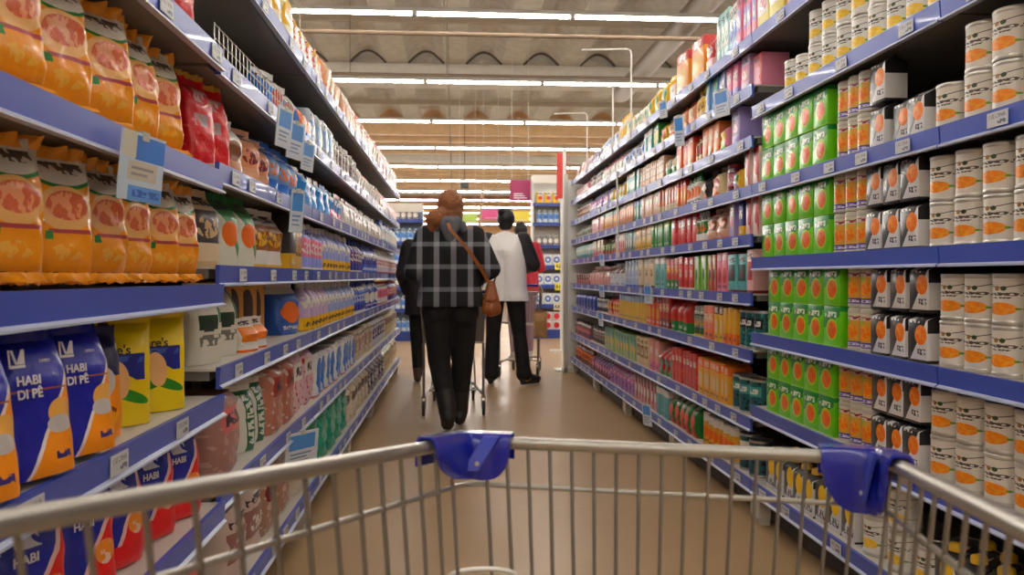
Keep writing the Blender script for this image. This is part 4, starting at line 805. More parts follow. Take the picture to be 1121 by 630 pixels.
K_DK = kind('bottle', (.09, .2, .08), GRY, (60, 60, 76), WHT, 0, 'k')
K_SK = kind('bottle', (.09, .24, .08), (206, 214, 226), SKY, BLU, 1, 'b')
endcap(1.55, 13.6, .52, [.14, .55, .88, 1.20, 1.55, 1.92, 2.25], 2.72, 'white end display with blue shelf edges beyond the aisle, yellow price cards on it', mat('endcap_white', (214, 210, 206), .5),
       [(K_RDR, 'white pack with red disc', 2), (K_RND, 'white pack with blue disc', 1), (K_RND, 'white pack with large blue disc', 1), (K_RND, 'white pack with blue disc and grey edge', 1), (K_DK, 'grey bottle with dark band', 1), (K_SK, 'pale blue-capped bottle', 1), (kind('pouch', (.13, .2, .1), YEL, WHT, RED, 2), 'yellow pouch with white corner', 1)])
for i, (dx, z, c) in enumerate(((.17, 1.14, (236, 222, 110)), (.17, .80, (236, 226, 90)), (.15, .47, (232, 226, 200)))):
    o = link('price_card', plain_box(.12, .12, .003, printed('yc%d' % i, c, [('scrib', (.15, .85, .3, .7, 5, 6), (90, 70, 30))], .5), 'price_card_mesh'), None, (1.55 + dx, 13.59, z)); tag(o, ['yellow price card high on the end display', 'yellow price card midway down the end display', 'cream price card low on the end display'][i], 'sign', 'price cards on the end display')
endcap(-.82, 13.2, .62, [.14, .5, .86, 1.22, 1.58, 1.94], 2.2, 'bluish bottle rack seen past the end of the bagged goods run', mat('endcap_blueish', (150, 170, 196), .5),
       [(K_SK, 'pale bottle in the bottom tier', 1), (K_SK, 'pale bottle in the second tier', 1), (K_DK, 'dark-banded bottle in the third tier', 1), (K_SK, 'pale bottle in the fourth tier', 1), (K_SK, 'pale bottle in the fifth tier', 1), (K_DK, 'dark-banded bottle in the top tier', 1)])
endcap(.15, 20.0, 1.9, [.14, .5, .86, 1.22, 1.58], 1.95, 'low rack of mixed goods across the hall behind the shoppers', mat('endcap_cream', (214, 196, 170), .5),
       [(kind('box', (.2, .26, .2), RED, WHT, YEL, 0), 'red box in the bottom tier', 1), (kind('box', (.2, .26, .2), YEL, RED, WHT, 1), 'yellow box in the second tier', 1), (kind('box', (.2, .26, .2), LIM, WHT, GRN, 2), 'lime box in the third tier', 1), (kind('box', (.2, .26, .2), PNK, WHT, RED, 1), 'pink box in the fourth tier', 1), (kind('box', (.2, .26, .2), WHT, GRN, YEL, 0), 'white box in the top tier', 1)])
def hang_sign(x, y, z, w, h, c, label, marks, txt=None):
    t = thing('hanging_sign', label, 'sign', (x, y, z), 0, 'hanging signs past the aisle')
    b = MB(); b.box(-w / 2, w / 2, -.008, .008, 0, h); link('board', b.mesh('board', mat('board_%d_%d_%d' % c, c, .5), False, .003), t)
    if txt: link('lettering', text_mesh(txt[0], txt[1], txt[2], bold=.004), t, (0, -.010, h * .5))
    for r_ in range(marks):
        b = MB(); b.box(-w * .32, w * (.32 - .1 * r_), -.0095, -.008, h * (.12 + .1 * r_), h * (.16 + .1 * r_)); link('print_line', b.mesh('ln', ink_w, False), t)
    for sx in (-w * .4, w * .4):
        b = MB(); b.tube([(sx, 0, h), (sx, 0, 4.99 - z if z + h < 4.9 else h + .1)], .003, 5); link('wire', b.mesh('wr', post_m), t)
hang_sign(1.13, 14.2, 2.34, .36, .36, (150, 34, 84), 'magenta square sign with white marks hanging past the aisle', 3)
hang_sign(1.30, 16.5, 2.14, .42, .2, (232, 210, 70), 'yellow sign hanging below and beyond the magenta sign', 1)
hang_sign(.70, 16.0, 2.14, .36, .22, (224, 90, 150), 'pink sign hanging above the black-haired shopper', 1)
hang_sign(.26, 17.0, 2.12, .4, .22, (170, 196, 96), 'pale green sign hanging between the two shoppers', 1)
b = MB(); b.box(-.07, .07, -.01, .01, 0, .62)
t = link('banner', b.mesh('banner', mat('banner_red', (196, 44, 44), .5), False, .004), None, (1.46, 11.2, 2.10)); b = MB(); b.box(-.015, .015, .011, .03, -2.10, .5); b.box(-.15, .15, -.12, .15, -2.10, -2.08); link('post', b.mesh('banner_post', pole_w, False), t); tag(t, 'tall narrow red banner on a post beside the white end frame', 'banner')
b = MB(); b.tube([(0, 0, 0), (0, 0, 2.42)], .018, 10); b.box(-.1, .1, -.1, .1, 0, .02)
t = link('white_post', b.mesh('white_post', pole_w, True), None, (1.19, 8.9, 0)); tag(t, 'slim white post standing at the end frame of the tins side', 'post')
b = MB(); b.box(-.1, .1, -.1, .1, 0, .14); b.tube([(0, 0, .14), (0, 0, 4.98 - 3.02)], .01, 6)
t = link('ceiling_speaker', b.mesh('speaker', mat('speaker_black', (34, 30, 30), .5), False, .01), None, (.24, 20.4, 3.22)); tag(t, 'small black loudspeaker hanging from the roof far beyond the shoppers', 'speaker')

# ------------------------------------------------------------------ trolleys
chrome = mat('cart_chrome', (178, 174, 166), .32, .85); shaded_wire_m = mat('cart_wire_shaded', (138, 130, 120), .42, .8); cap_blue = mat('corner_blue', (18, 30, 160), .22, coat=.6); rubber = mat('wheel_rubber', (44, 42, 42), .6); grey_p = mat('wheel_hub', (130, 130, 132), .5)  # basket wires: chrome darkened, their shade put into the colour
def cart(name, label, FL, FR, RL, RR, loc, rz, bot=.50, caps=True, wires=True, dense=.0275):
    t = thing(name, label, 'shopping cart', loc, rz)
    V = Vector; L0 = V(loc); FL, FR, RL, RR = map(V, (FL, FR, RL, RR))
    ctr = (FL + FR + RL + RR) / 4
    def low(p, fr, zz): 
        q = p + (ctr - p) * (.16 if fr else .10); return V((q.x, q.y, zz))
    bFL, bFR, bRL, bRR = low(FL, 1, bot), low(FR, 1, bot), low(RL, 0, bot + .06), low(RR, 0, bot + .06)
    def bez(a, c, b_, n=6): return [(a * (1 - k / n) ** 2 + c * 2 * (k / n) * (1 - k / n) + b_ * (k / n) ** 2) for k in range(n + 1)]
    def toward(a, c, d): return a + (c - a).normalized() * d
    rr = .035
    path = [RL] + bez(toward(FL, RL, rr), FL, toward(FL, FR, rr)) + bez(toward(FR, FL, rr), FR, toward(FR, RR, rr)) + [RR]
    b = MB(); b.tube(path, .0078, 12); link('top_rail', b.mesh('top_rail', chrome), t)
    dn = V((0, 0, -.052)); b = MB(); ring = [p + dn + (V((ctr.x, ctr.y, p.z)) - p).normalized() * .006 for p in path]; b.tube(ring, .0032, 8); link('ring_wire', b.mesh('ring_wire', chrome), t)
    def grid(a0, a1, c0, c1, nm, horiz=(.35, .62, .85), dense=dense):
        """wires from the rail a0-a1 down to the base edge c0-c1"""
        n = int(round((a1 - a0).length / dense)); b = MB()
        for k in range(1, n):
            p, q = a0.lerp(a1, k / n), c0.lerp(c1, k / n); b.tube([p, q], .0023, 6, caps=False)
        for hh in horiz: b.tube([a0.lerp(c0, hh), a1.lerp(c1, hh)], .0026, 6)
        link(nm, b.mesh(nm, shaded_wire_m), t)
    if wires:
        hz = (.98,)
        grid(FL, FR, bFL, bFR, 'front_grid', hz); grid(RL, FL, bRL, bFL, 'side_grid', hz, dense * 1.7); grid(FR, RR, bFR, bRR, 'side_grid', hz, dense * 1.7)
    # folding rear gate hangs a little lower than the rail
    g0, g1 = RL + V((0.0, 0, -.07)), RR + V((0, 0, -.05)); b = MB(); b.tube([g0, g1, bRR, bRL, g0], .0045, 8)
    for k in range(1, 14): b.tube([g0.lerp(g1, k / 14), bRL.lerp(bRR, k / 14)], .0022, 5, caps=False)
    link('rear_gate', b.mesh('rear_gate', chrome), t)
    b = MB(); b.tube([bFL, bFR, bRR, bRL], .005, 8, closed=True)
    for k in range(1, 16): b.tube([bFL.lerp(bFR, k / 16), bRL.lerp(bRR, k / 16)], .0022, 5, caps=False)
    for k in range(1, 6): b.tube([bFL.lerp(bRL, k / 6), bFR.lerp(bRR, k / 6)], .0024, 5, caps=False)
    link('base_grid', b.mesh('base_grid', chrome), t)
    ax = ((FL + FR) / 2 - (RL + RR) / 2); ax.z = 0; ax.normalize(); side = V((ax.y, -ax.x, 0))
    # handle
    h0, h1 = RL - ax * .10 + V((0, 0, -.01)), RR - ax * .10 + V((0, 0, -.01))
    b = MB(); b.tube([RL, RL.lerp(h0, .5) + V((0, 0, .004)), h0], .008, 8); b.tube([RR, RR.lerp(h1, .5) + V((0, 0, .004)), h1], .008, 8); link('handle_arm', b.mesh('handle_arm', chrome), t)
    b = MB(); b.tube([h0, h1], .0135, 14); link('handle', b.mesh('handle', cap_blue), t)
    # chassis
    zc = .15; c = [V((p.x, p.y, zc)) for p in (bFL, bFR, bRR, bRL)]
    b = MB(); b.tube([c[3], c[0], c[1], c[2]], .010, 8)
    for p_, q_ in ((bRL, c[3]), (bRR, c[2])): b.tube([p_, q_ + V((0, 0, .02)), q_], .010, 8)
    for p_, q_ in ((bFL, c[3].lerp(c[0], .75)), (bFR, c[2].lerp(c[1], .75))): b.tube([p_, q_], .007, 8)
    b.tube([c[3].lerp(c[0], .4), c[2].lerp(c[1], .4)], .007, 8); link('chassis', b.mesh('chassis', chrome), t)
    for p in c:
        fb = MB(); 
        for s_ in (-.014, .014): fb.tube([p + side * s_ + V((0, 0, -.005)), p + side * s_ - ax * .012 + V((0, 0, -.09))], .0045, 6)
        fb.tube([p + V((0, 0, .005)), p + V((0, 0, -.02))], .012, 10)
        fk = link('caster', fb.mesh('caster', chrome), t)
        w0 = p - ax * .012; w0.z = .0565; wb = MB(); pr = [(.045, -.011), (.054, -.009), (.056, 0), (.054, .009), (.045, .011)]
        n = 20; vs = []
        for r_, o_ in pr:
            for k in range(n):
                a = 2 * PI * k / n; vs.append(w0 + side * o_ + ax * (r_ * math.cos(a)) + V((0, 0, r_ * math.sin(a))))
        fs = [(i * n + k, i * n + (k + 1) % n, (i + 1) * n + (k + 1) % n, (i + 1) * n + k) for i in range(4) for k in range(n)] + [tuple(range(n)), tuple(range(4 * n, 5 * n))]
        wb.add(vs, fs); link('wheel', wb.mesh('wheel', rubber, True, 0, True), fk)
    if caps:
        def capm(corner, pa, pb, la, lb, hmax, nm, crease):
            """plastic guard folded over the rail round a corner, rounded below"""
            A = toward(corner, pa, la); Bp = toward(corner, pb, lb); sa = toward(corner, pa, .035); sb = toward(corner, pb, .035)
            pts = [A.lerp(sa, k / 7) for k in range(7)] + bez(sa, corner, sb, 6) + [sb.lerp(Bp, k / 8) for k in range(1, 9)]
            n = len(pts); cc = V((ctr.x, ctr.y, 0)); rows = []
            for i, p in enumerate(pts):
                s_ = i / (n - 1); d = (pts[min(i + 1, n - 1)] - pts[max(i - 1, 0)]).normalized(); inn = V((-d.y, d.x, 0)).normalized()
                if inn.dot(cc - V((p.x, p.y, 0))) < 0: inn = -inn
                e = min(1, max(0, 1 - abs(2 * s_ - 1) ** 3.2)); hd = .010 + hmax * e ** .75
                k1 = math.exp(-((s_ - crease) / .05) ** 2) * .005
                prof = [(.014 + k1, -hd), (.016 + k1, -hd * .6), (.015 + k1, -hd * .25), (.014 + k1 * .6, .003), (.009, .0125), (-.009, .0125), (-.013, .003), (-.013, -.022), (-.0105, -.022), (-.0105, .002), (-.007, .0095), (.007, .0095), (.0115, .002), (.0125, -hd * .6), (.0115, -hd)]
                rows.append([p + inn * u + V((0, 0, v)) for u, v in prof])
            m_ = len(rows[0]); vs = [v for rw in rows for v in rw]
            fs = [(i * m_ + k, i * m_ + (k + 1) % m_, (i + 1) * m_ + (k + 1) % m_, (i + 1) * m_ + k) for i in range(n - 1) for k in range(m_)] + [tuple(range(m_)), tuple(range((n - 1) * m_, n * m_))]
            b = MB(); b.add(vs, fs); g = link('corner_guard', b.mesh(nm, cap_blue, True, 0, True), t, (0, 0, 0)); g['label'] = 'blue plastic corner guard'
            # raised strip, its pale colour painting the crease highlight; two bright rivets
            i0 = int(round(crease * (n - 1))); p = pts[i0]; d = (pts[i0 + 1] - pts[i0 - 1]).normalized(); inn = V((-d.y, d.x, 0)).normalized()
            if inn.dot(cc - V((p.x, p.y, 0))) < 0: inn = -inn
            rb = MB(); top = p + inn * .016 + V((0, 0, .011)) + d * .012; bo = p + inn * .022 + V((0, 0, -hmax * .92)) - d * .014
            wd = d * .010; th = inn * .005
            q = [top - wd, top + wd, bo + wd, bo - wd]; vs = q + [x + th for x in q]
            rb.add(vs, [(0, 1, 2, 3), (4, 7, 6, 5), (0, 4, 5, 1), (1, 5, 6, 2), (2, 6, 7, 3), (3, 7, 4, 0)])
            link('crease_highlight', rb.mesh('crease_highlight', mat('corner_highlight', (60, 78, 200), .2, coat=.6), False, .0012, True), g)
            for sg_ in (-1, 1):
                rv = MB(); c0 = bo + d * (.009 * sg_) + V((0, 0, .010)) + inn * .005; rv.tube([c0, c0 + inn * .002], .0028, 10); link('rivet', rv.mesh('rivet', mat('rivet', (222, 224, 232), .2, .6)), g)
        capm(FL, RL, FR, .118, .062, .034, 'corner_guard_a', .56)
        capm(FR, FL, RR, .068, .095, .050, 'corner_guard_b', .60)
    return t
def at(x, y, D):
    """the place on a sight line at depth D"""
    f = Vector((math.sin(PSI), math.cos(PSI), 0)); r = Vector((math.cos(PSI), -math.sin(PSI), 0))
    return Vector((0, 0, CAMZ)) + (f + r * ((x - 560.5) / FPX) - Vector((0, 0, (y - HY) / FPX))) * D
FLp, FRp = at(508, 483.5, 1.03), at(968, 503, .9225)
Lp, Rp = at(0, 575, .42), at(1121, 580, .50)
RLp = FLp + (Lp - FLp) * 1.20; RRp = FRp + (Rp - FRp) * 1.38
main = cart('shopping_cart', 'empty chrome shopping cart with blue corner guards, pushed by the photographer', FLp, FRp, RLp, RRp, (0, 0, 0), 0)
b = MB(); c = at(528, 633, .985); n = 14
b.tube([c + Vector((.040 * math.cos(PI * k / n), .012 * math.cos(PI * k / n) * 0, .009 * math.sin(PI * k / n))) for k in range(n + 1)], .003, 8)
o = link('bumper_wire', b.mesh('bumper_wire', mat('wire_bright', (226, 224, 218), .3, .4)), main)
o2 = cart('shopping_cart', 'chrome shopping cart pushed by the shopper in the plaid jacket', (-.19, .82, .84), (.19, .82, .84), (-.245, 0, .93), (.245, 0, .93), (-.01, 6.05, 0), 0, .48, False)
o3 = cart('shopping_cart', 'grey shopping cart pushed by the shopper in the white vest', (-.17, .72, .86), (.17, .72, .86), (-.22, 0, .95), (.22, 0, .95), (.64, 8.32, 0), -.22, .5, False)
#PART6
# ------------------------------------------------------------------ people
def organic(name, caps, m, voxel=.008, smooth=6, cut=None):
    """one continuous skin grown round tapered limbs: caps = [(p0, r0, p1, r1)], p may be scaled ellipsoids ('e', c, (rx, ry, rz), rot)"""
    bm = bmesh.new()
    for c in caps:
        if c[0] == 'e':
            g = bmesh.ops.create_uvsphere(bm, u_segments=24, v_segments=16, radius=1.0)
            M = Matrix.Translation(c[1]) @ (c[3] if len(c) > 3 else Matrix.Identity(4)) @ Matrix.Diagonal((*c[2], 1)); bmesh.ops.transform(bm, matrix=M, verts=g['verts']); continue
        p0, r0, p1, r1 = Vector(c[0]), c[1], Vector(c[2]), c[3]; d = p1 - p0; L = max(d.length, 1e-5); q = d.to_track_quat('Z', 'Y').to_matrix().to_4x4()
        rings = []; n = 16
        prof = [(r0 * math.cos(a), -r0 * math.sin(a)) for a in (1.5, 1.1, .7, .35, 0)] + [(r1 * math.cos(a), L + r1 * math.sin(a)) for a in (0, .35, .7, 1.1, 1.5)]
        for r, z in prof: rings.append([bm.verts.new(p0 + q @ Vector((r * math.cos(2 * PI * k / n), r * math.sin(2 * PI * k / n), z))) for k in range(n)])
        for i in range(len(rings) - 1):
            for k in range(n): bm.faces.new((rings[i][k], rings[i][(k + 1) % n], rings[i + 1][(k + 1) % n], rings[i + 1][k]))
        bm.faces.new(rings[0][::-1]); bm.faces.new(rings[-1])
    me = bpy.data.meshes.new(name + '_raw'); bm.to_mesh(me); bm.free()
    o = bpy.data.objects.new('tmp', me); COL.objects.link(o)
    md = o.modifiers.new('r', 'REMESH'); md.mode = 'VOXEL'; md.voxel_size = voxel
    sm = o.modifiers.new('s', 'SMOOTH'); sm.iterations = smooth; sm.factor = .5
    dg = bpy.context.evaluated_depsgraph_get(); out = bpy.data.meshes.new_from_object(o.evaluated_get(dg)); bpy.data.objects.remove(o)
    out.materials.clear(); out.materials.append(m); out.polygons.foreach_set('use_smooth', [True] * len(out.polygons)); out.name = name
    if cut:
        bm = bmesh.new(); bm.from_mesh(out)
        for co, no in cut: bmesh.ops.bisect_plane(bm, geom=bm.verts[:] + bm.edges[:] + bm.faces[:], plane_co=co, plane_no=no, clear_outer=True)
        es = [e for e in bm.edges if e.is_boundary]; bmesh.ops.holes_fill(bm, edges=es); bm.to_mesh(out); bm.free()
    return out
skin = mat('skin', (206, 152, 124), .5)
def human(label, loc, rz, J, hair_m, wear, head_turn=0.0):
    """J: joint places; wear: dict of materials and options"""
    t = link('person', None, None, loc, rz); tag(t, label, 'person')
    J = {k: Vector(v) for k, v in J.items()}
    H = J['head']; Rh = Matrix.Rotation(head_turn, 4, 'Z'); f = lambda x, y, z: H + (Rh @ Vector((x, y, z)))
    caps = [('e', H + Vector((0, 0, .015)), (.075, .092, .108), Rh), ('e', f(0, .025, -.045), (.055, .065, .062), Rh), (f(0, .085, .0), .012, f(0, .102, -.028), .014),
            (f(-.022, .088, -.062), .008, f(.022, .088, -.062), .008), (f(-.076, -.0, .005), .012, f(-.078, -.004, -.02), .009), (f(.076, -.0, .005), .012, f(.078, -.004, -.02), .009),
            (J['neck'], .052, H + Vector((0, -.01, -.06)), .05)]
    ch, pe = J['chest'], J['pelvis']
    for s_ in (-1, 1):
        caps += [(pe + Vector((.07 * s_, 0, 0)), .095, ch + Vector((.07 * s_, 0, -.05)), .10), (ch + Vector((.07 * s_, 0, -.05)), .10, J['sh' + ('L' if s_ < 0 else 'R')] + Vector((-.03 * s_, 0, -.02)), .055)]
        q = 'L' if s_ < 0 else 'R'
        caps += [(J['sh' + q], .052, J['el' + q], .042), (J['el' + q], .040, J['wr' + q], .027), (J['hip' + q], .088, J['kn' + q], .056), (J['kn' + q], .054, J['an' + q], .038),
                 (J['an' + q] + Vector((0, -.02, -.03)), .035, J['toe' + q], .030)]
        # hand: palm, four bent fingers of unequal length and a thumb, closed on the handle
        wd = (J['wr' + q] - J['el' + q]).normalized(); w_ = J['wr' + q]; lat = Vector((-s_, 0, 0)); dnv = Vector((0, 0, -1))
        pc = w_ + wd * .05; caps += [(w_, .025, w_ + wd * .03, .026), ('e', pc, (.038, .045, .020))]
        for k, ln in enumerate((.040, .046, .043, .034)):
            base = w_ + wd * .085 + lat * ((1.5 - k) * .019); mid = base + wd * ln * .7 + dnv * .012; tip = mid + dnv * ln * .8 - wd * .006
            caps += [(pc + lat * ((1.5 - k) * .016), .0095, base, .0092), (base, .0090, mid, .0082), (mid, .0082, tip, .0072)]
        tb = w_ + wd * .035 + lat * .032; caps += [(tb, .011, tb + wd * .03 + lat * .016 + dnv * .008, .0095), (tb + wd * .03 + lat * .016 + dnv * .008, .0095, tb + wd * .045 + lat * .006 + dnv * .03, .008)]
    caps.append((J['neck'], .05, ch + Vector((0, 0, .02)), .09))
    body = link('body', organic('body', caps, skin, .0055, 4), t)
    for s_ in (-1, 1):
        e = MB(); c = f(.029 * s_, .078, .008); 
        for k in range(1): e.lathe([(.001, -.011), (.008, -.008), (.011, 0), (.008, .008), (.001, .011)], 12)
        e.v = [(x + c.x, y + c.y, z + c.z) for x, y, z in e.v]; link('eye', e.mesh('eye', mat('eye_dark', (60, 44, 36), .2)), t)
    # hair
    link('hair', organic('hair', [(x if x[0] != 'e' else x) for x in wear['hair'](f, Rh)], hair_m, .008, 3), t)
    # jacket
    g = wear.get('grow', .02); Jc = []
    for s_ in (-1, 1):
        q = 'L' if s_ < 0 else 'R'; sh = J['sh' + q]
        Jc += [(Vector((pe.x + .085 * s_, pe.y, wear['hem'] + .10)), .10 + g, ch + Vector((.075 * s_, 0, -.06)), .10 + g), (ch + Vector((.07 * s_, 0, -.05)), .10 + g, sh + Vector((-.035 * s_, 0, -.015)), .055 + g * .7),
               (Vector((pe.x + .09 * s_, pe.y, wear['hem'] - .05)), .105 + g, Vector((pe.x + .085 * s_, pe.y, wear['hem'] + .10)), .10 + g)]
        if wear.get('hip'): Jc.append((Vector((pe.x + .10 * s_, pe.y - .01, wear['hem'])), .11 + g, Vector((pe.x + .085 * s_, pe.y, wear['hem'] + .16)), .09 + g))
    ne = J['neck']; Jc += [(ne + Vector((0, -.01, -.05)), .075, ch, .11 + g), (ne + Vector((-.06, -.01, -.05)), .05, ne + Vector((.06, -.01, -.05)), .05)]
    slv = []
    for q in 'LR':
        d = (J['wr' + q] - J['el' + q]).normalized()
        slv += [(J['sh' + q], .056 + g * .8, J['el' + q], .048 + g * .8), (J['el' + q], .047 + g * .8, J['wr' + q] - d * .01, .034 + g * .5)]
    cut = [((0, 0, wear['hem']), (0, 0, -1))]
    if wear.get('sleeves'):      # vest: sleeves are another garment
        link('vest', organic('vest', Jc, wear['top'], .008, 6, cut), t)
        link('sleeves', organic('sleeves', slv, wear['sleeves'], .007, 5), t)
    else: link('jacket', organic('jacket', Jc + slv, wear['top'], .008, 5, cut), t)
    if wear.get('hood'):
        hc = [(ne + Vector((-.105, -.045, -.045)), .026, ne + Vector((-.05, -.07, .035)), .028), (ne + Vector((.105, -.045, -.045)), .026, ne + Vector((.05, -.07, .035)), .028), (ne + Vector((-.05, -.07, .03)), .030, ne + Vector((.05, -.07, .03)), .030),
              (ne + Vector((-.05, -.075, .02)), .034, ne + Vector((-.01, -.10, -.085)), .024), (ne + Vector((.05, -.075, .02)), .034, ne + Vector((.01, -.10, -.085)), .024), (ne + Vector((0, -.08, .02)), .04, ne + Vector((0, -.105, -.10)), .026), (ne + Vector((-.09, -.03, .0)), .028, ne + Vector((-.05, .05, .02)), .025), (ne + Vector((.09, -.03, .0)), .028, ne + Vector((.05, .05, .02)), .025)]
        link('hood', organic('hood', hc, wear['hood'], .007, 5), t)
    T = []
    for s_ in (-1, 1):
        q = 'L' if s_ < 0 else 'R'; an = J['an' + q]; k_ = J['kn' + q]; fl = wear.get('flare', 0)
        T += [(pe + Vector((.062 * s_, -.005, -.03)), .100, J['hip' + q] + Vector((0, -.01, -.05)), .105), (J['hip' + q], .100, k_, .070 * wear.get('leg', 1)), (k_, .068 * wear.get('leg', 1), an + (k_ - an).normalized() * .06, .052 * wear.get('leg', 1) + fl * .6), (an + (k_ - an).normalized() * .08, .052 + fl * .6, an + (k_ - an).normalized() * (.02 if fl else .05), .05 * wear.get('leg', 1) + fl)]
    link('trousers', organic('trousers', T, wear['legs'], .008, 5), t)
    for q in 'LR':
        an, toe = J['an' + q], J['toe' + q]; d = (toe - an); dn = Vector((d.x, d.y, d.z)).normalized(); dh = Vector((dn.x, dn.y, 0)).normalized(); heel = J['heel' + q]
        bw = wear.get('bootw', 1.0); S = [(an + (J['kn' + q] - an).normalized() * wear.get('boot', .10), .050 * bw, an, .047 * bw), (an, .045 * bw, heel, .034 * bw), (heel, .034 * bw, toe, .036 * bw), (an + (toe - an) * .35, .042 * bw, toe, .034 * bw), (toe, .036, toe + (toe - heel).normalized() * .03, .028)]
        bt = link('boot', organic('boot', S, wear['shoe'], .006, 4), t)
        so = []; up = Vector((0, 0, 1)); ax = (toe - heel).normalized(); nrm = ax.cross(Vector((1, 0, 0))).normalized(); 
        if nrm.z > 0: nrm = -nrm
        link('sole', organic('sole', [(heel + nrm * .026 - ax * .012, .018, toe + nrm * .026 + ax * .03, .018), (heel + nrm * .028 + Vector((.014, 0, 0)), .014, toe + nrm * .028 + Vector((.018, 0, 0)), .016), (heel + nrm * .028 - Vector((.014, 0, 0)), .014, toe + nrm * .028 - Vector((.018, 0, 0)), .016)], mat('sole_rubber', (52, 46, 42), .7), .006, 3), bt)
    return t, J

def plaid_mat():
    m = bpy.data.materials.new('plaid_flannel'); m.use_nodes = True; nt = m.node_tree; bs = nt.nodes['Principled BSDF']; bs.inputs['Roughness'].default_value = .9
    tc = nt.nodes.new('ShaderNodeTexCoord'); sp = nt.nodes.new('ShaderNodeSeparateXYZ'); nt.links.new(tc.outputs['Object'], sp.inputs[0])
    def M(op, a, b=None):
        n = nt.nodes.new('ShaderNodeMath'); n.operation = op
        for i, x in enumerate((a, b)):
            if x is None: continue
            if isinstance(x, (int, float)): n.inputs[i].default_value = x
            else: nt.links.new(x, n.inputs[i])
        return n.outputs[0]
    def bands(c, per, wid, off): return M('LESS_THAN', M('ABSOLUTE', M('SUBTRACT', M('FRACT', M('MULTIPLY', M('ADD', c, off), 1 / per)), .5)), wid / per / 2)
    vx = bands(sp.outputs[0], .112, .036, .02); hz = bands(sp.outputs[2], .150, .030, .03)
    s = M('ADD', M('MULTIPLY', vx, .5), M('MULTIPLY', hz, .38)); 
    mx = nt.nodes.new('ShaderNodeMix'); mx.data_type = 'RGBA'; mx.inputs[6].default_value = lin((24, 23, 26)); mx.inputs[7].default_value = lin((160, 162, 170))
    nt.links.new(s, mx.inputs[0]); nt.links.new(mx.outputs[2], bs.inputs['Base Color']); return m
hair_red = mat('hair_auburn', (176, 104, 48), .5, bump=(45, .8, .02), var=.5); hair_blk = mat('hair_black', (22, 18, 20), .4, bump=(60, .4, .01))
black_c = mat('black_cloth', (22, 21, 24), .85, bump=(18, .4, .02)); black_j = mat('black_jacket', (26, 24, 28), .55, bump=(14, .5, .02)); white_v = mat('white_vest', (250, 248, 246), .6, bump=(12, .5, .02))
boot_m = mat('boot_leather', (34, 29, 28), .6); hood_m = mat('hood_grey', (96, 98, 104), .9, bump=(30, .3, .01)); red_t = mat('red_top', (190, 40, 60), .7); coat_m = mat('dark_coat', (34, 26, 30), .8)
def hair1(f, Rh):
    return [('e', f(0, -.012, .028), (.092, .102, .112), Rh), ('e', f(0, -.05, -.03), (.078, .060, .085), Rh), (f(-.06, -.07, -.03), .045, f(-.115, -.085, -.075), .062), (f(-.115, -.085, -.075), .060, f(-.135, -.085, -.135), .030), (f(.05, -.01, -.02), .035, f(.05, -.045, -.09), .028)]
def hair2(f, Rh):
    return [('e', f(0, -.012, .028), (.085, .098, .104), Rh), ('e', f(0, -.04, -.02), (.072, .06, .08), Rh), ('e', f(-.03, -.075, .085), (.042, .042, .042), Rh)]
def hair3(f, Rh):
    return [('e', f(0, -.012, .028), (.084, .096, .104), Rh), ('e', f(0, -.045, -.04), (.08, .05, .10), Rh)]
# woman in the plaid jacket, mid-stride, weight on the leg ahead, heel of the trailing boot lifted
P1 = (-.045, 5.52, 0)
p1, J1 = human('person seen from behind in black and white plaid jacket, auburn ponytail, pushing a cart', P1, 0, dict(
    pelvis=(.015, .02, .90), chest=(.015, .04, 1.20), neck=(.01, .06, 1.375), head=(.015, .09, 1.485), shL=(-.15, .03, 1.30), shR=(.18, .03, 1.30), elL=(-.225, -.02, 1.07), wrL=(-.17, .27, 1.00), elR=(.285, -.03, 1.08), wrR=(.20, .27, 1.00),
    hipL=(-.075, .02, .84), knL=(-.06, .03, .46), anL=(.0, -.10, .13), heelL=(.0, -.15, .105), toeL=(-.005, .0, .045), hipR=(.105, .02, .84), knR=(.095, .12, .46), anR=(.075, .14, .10), heelR=(.075, .10, .06), toeR=(.085, .27, .06)),
    hair_red, dict(hair=hair1, top=plaid_mat(), hem=.83, hood=hood_m, legs=black_c, shoe=boot_m, boot=.14, bootw=1.28, leg=1.12, grow=.024, hip=True), .1)
# shopper in the white vest
p2, J2 = human('person seen from behind in white padded vest over black sleeves, black hair in a bun', (.475, 7.80, 0), -.2, dict(
    pelvis=(0, .0, .95), chest=(0, .03, 1.27), neck=(.0, .05, 1.45), head=(.0, .075, 1.56), shL=(-.17, .02, 1.38), shR=(.17, .02, 1.38), elL=(-.24, .10, 1.12), wrL=(-.15, .36, 1.08), elR=(.27, .03, 1.14), wrR=(.16, .30, 1.10),
    hipL=(-.09, .0, .90), knL=(-.12, .03, .49), anL=(-.13, -.02, .09), heelL=(-.13, -.05, .055), toeL=(-.15, .12, .055), hipR=(.09, .0, .90), knR=(.13, .05, .49), anR=(.19, -.04, .09), heelR=(.18, -.07, .055), toeR=(.29, .08, .055)),
    hair_blk, dict(hair=hair2, top=white_v, sleeves=black_j, hem=.80, legs=black_c, shoe=mat('shoe_black', (30, 28, 30), .5), boot=.05, grow=.026, flare=.028, hip=True), .0)
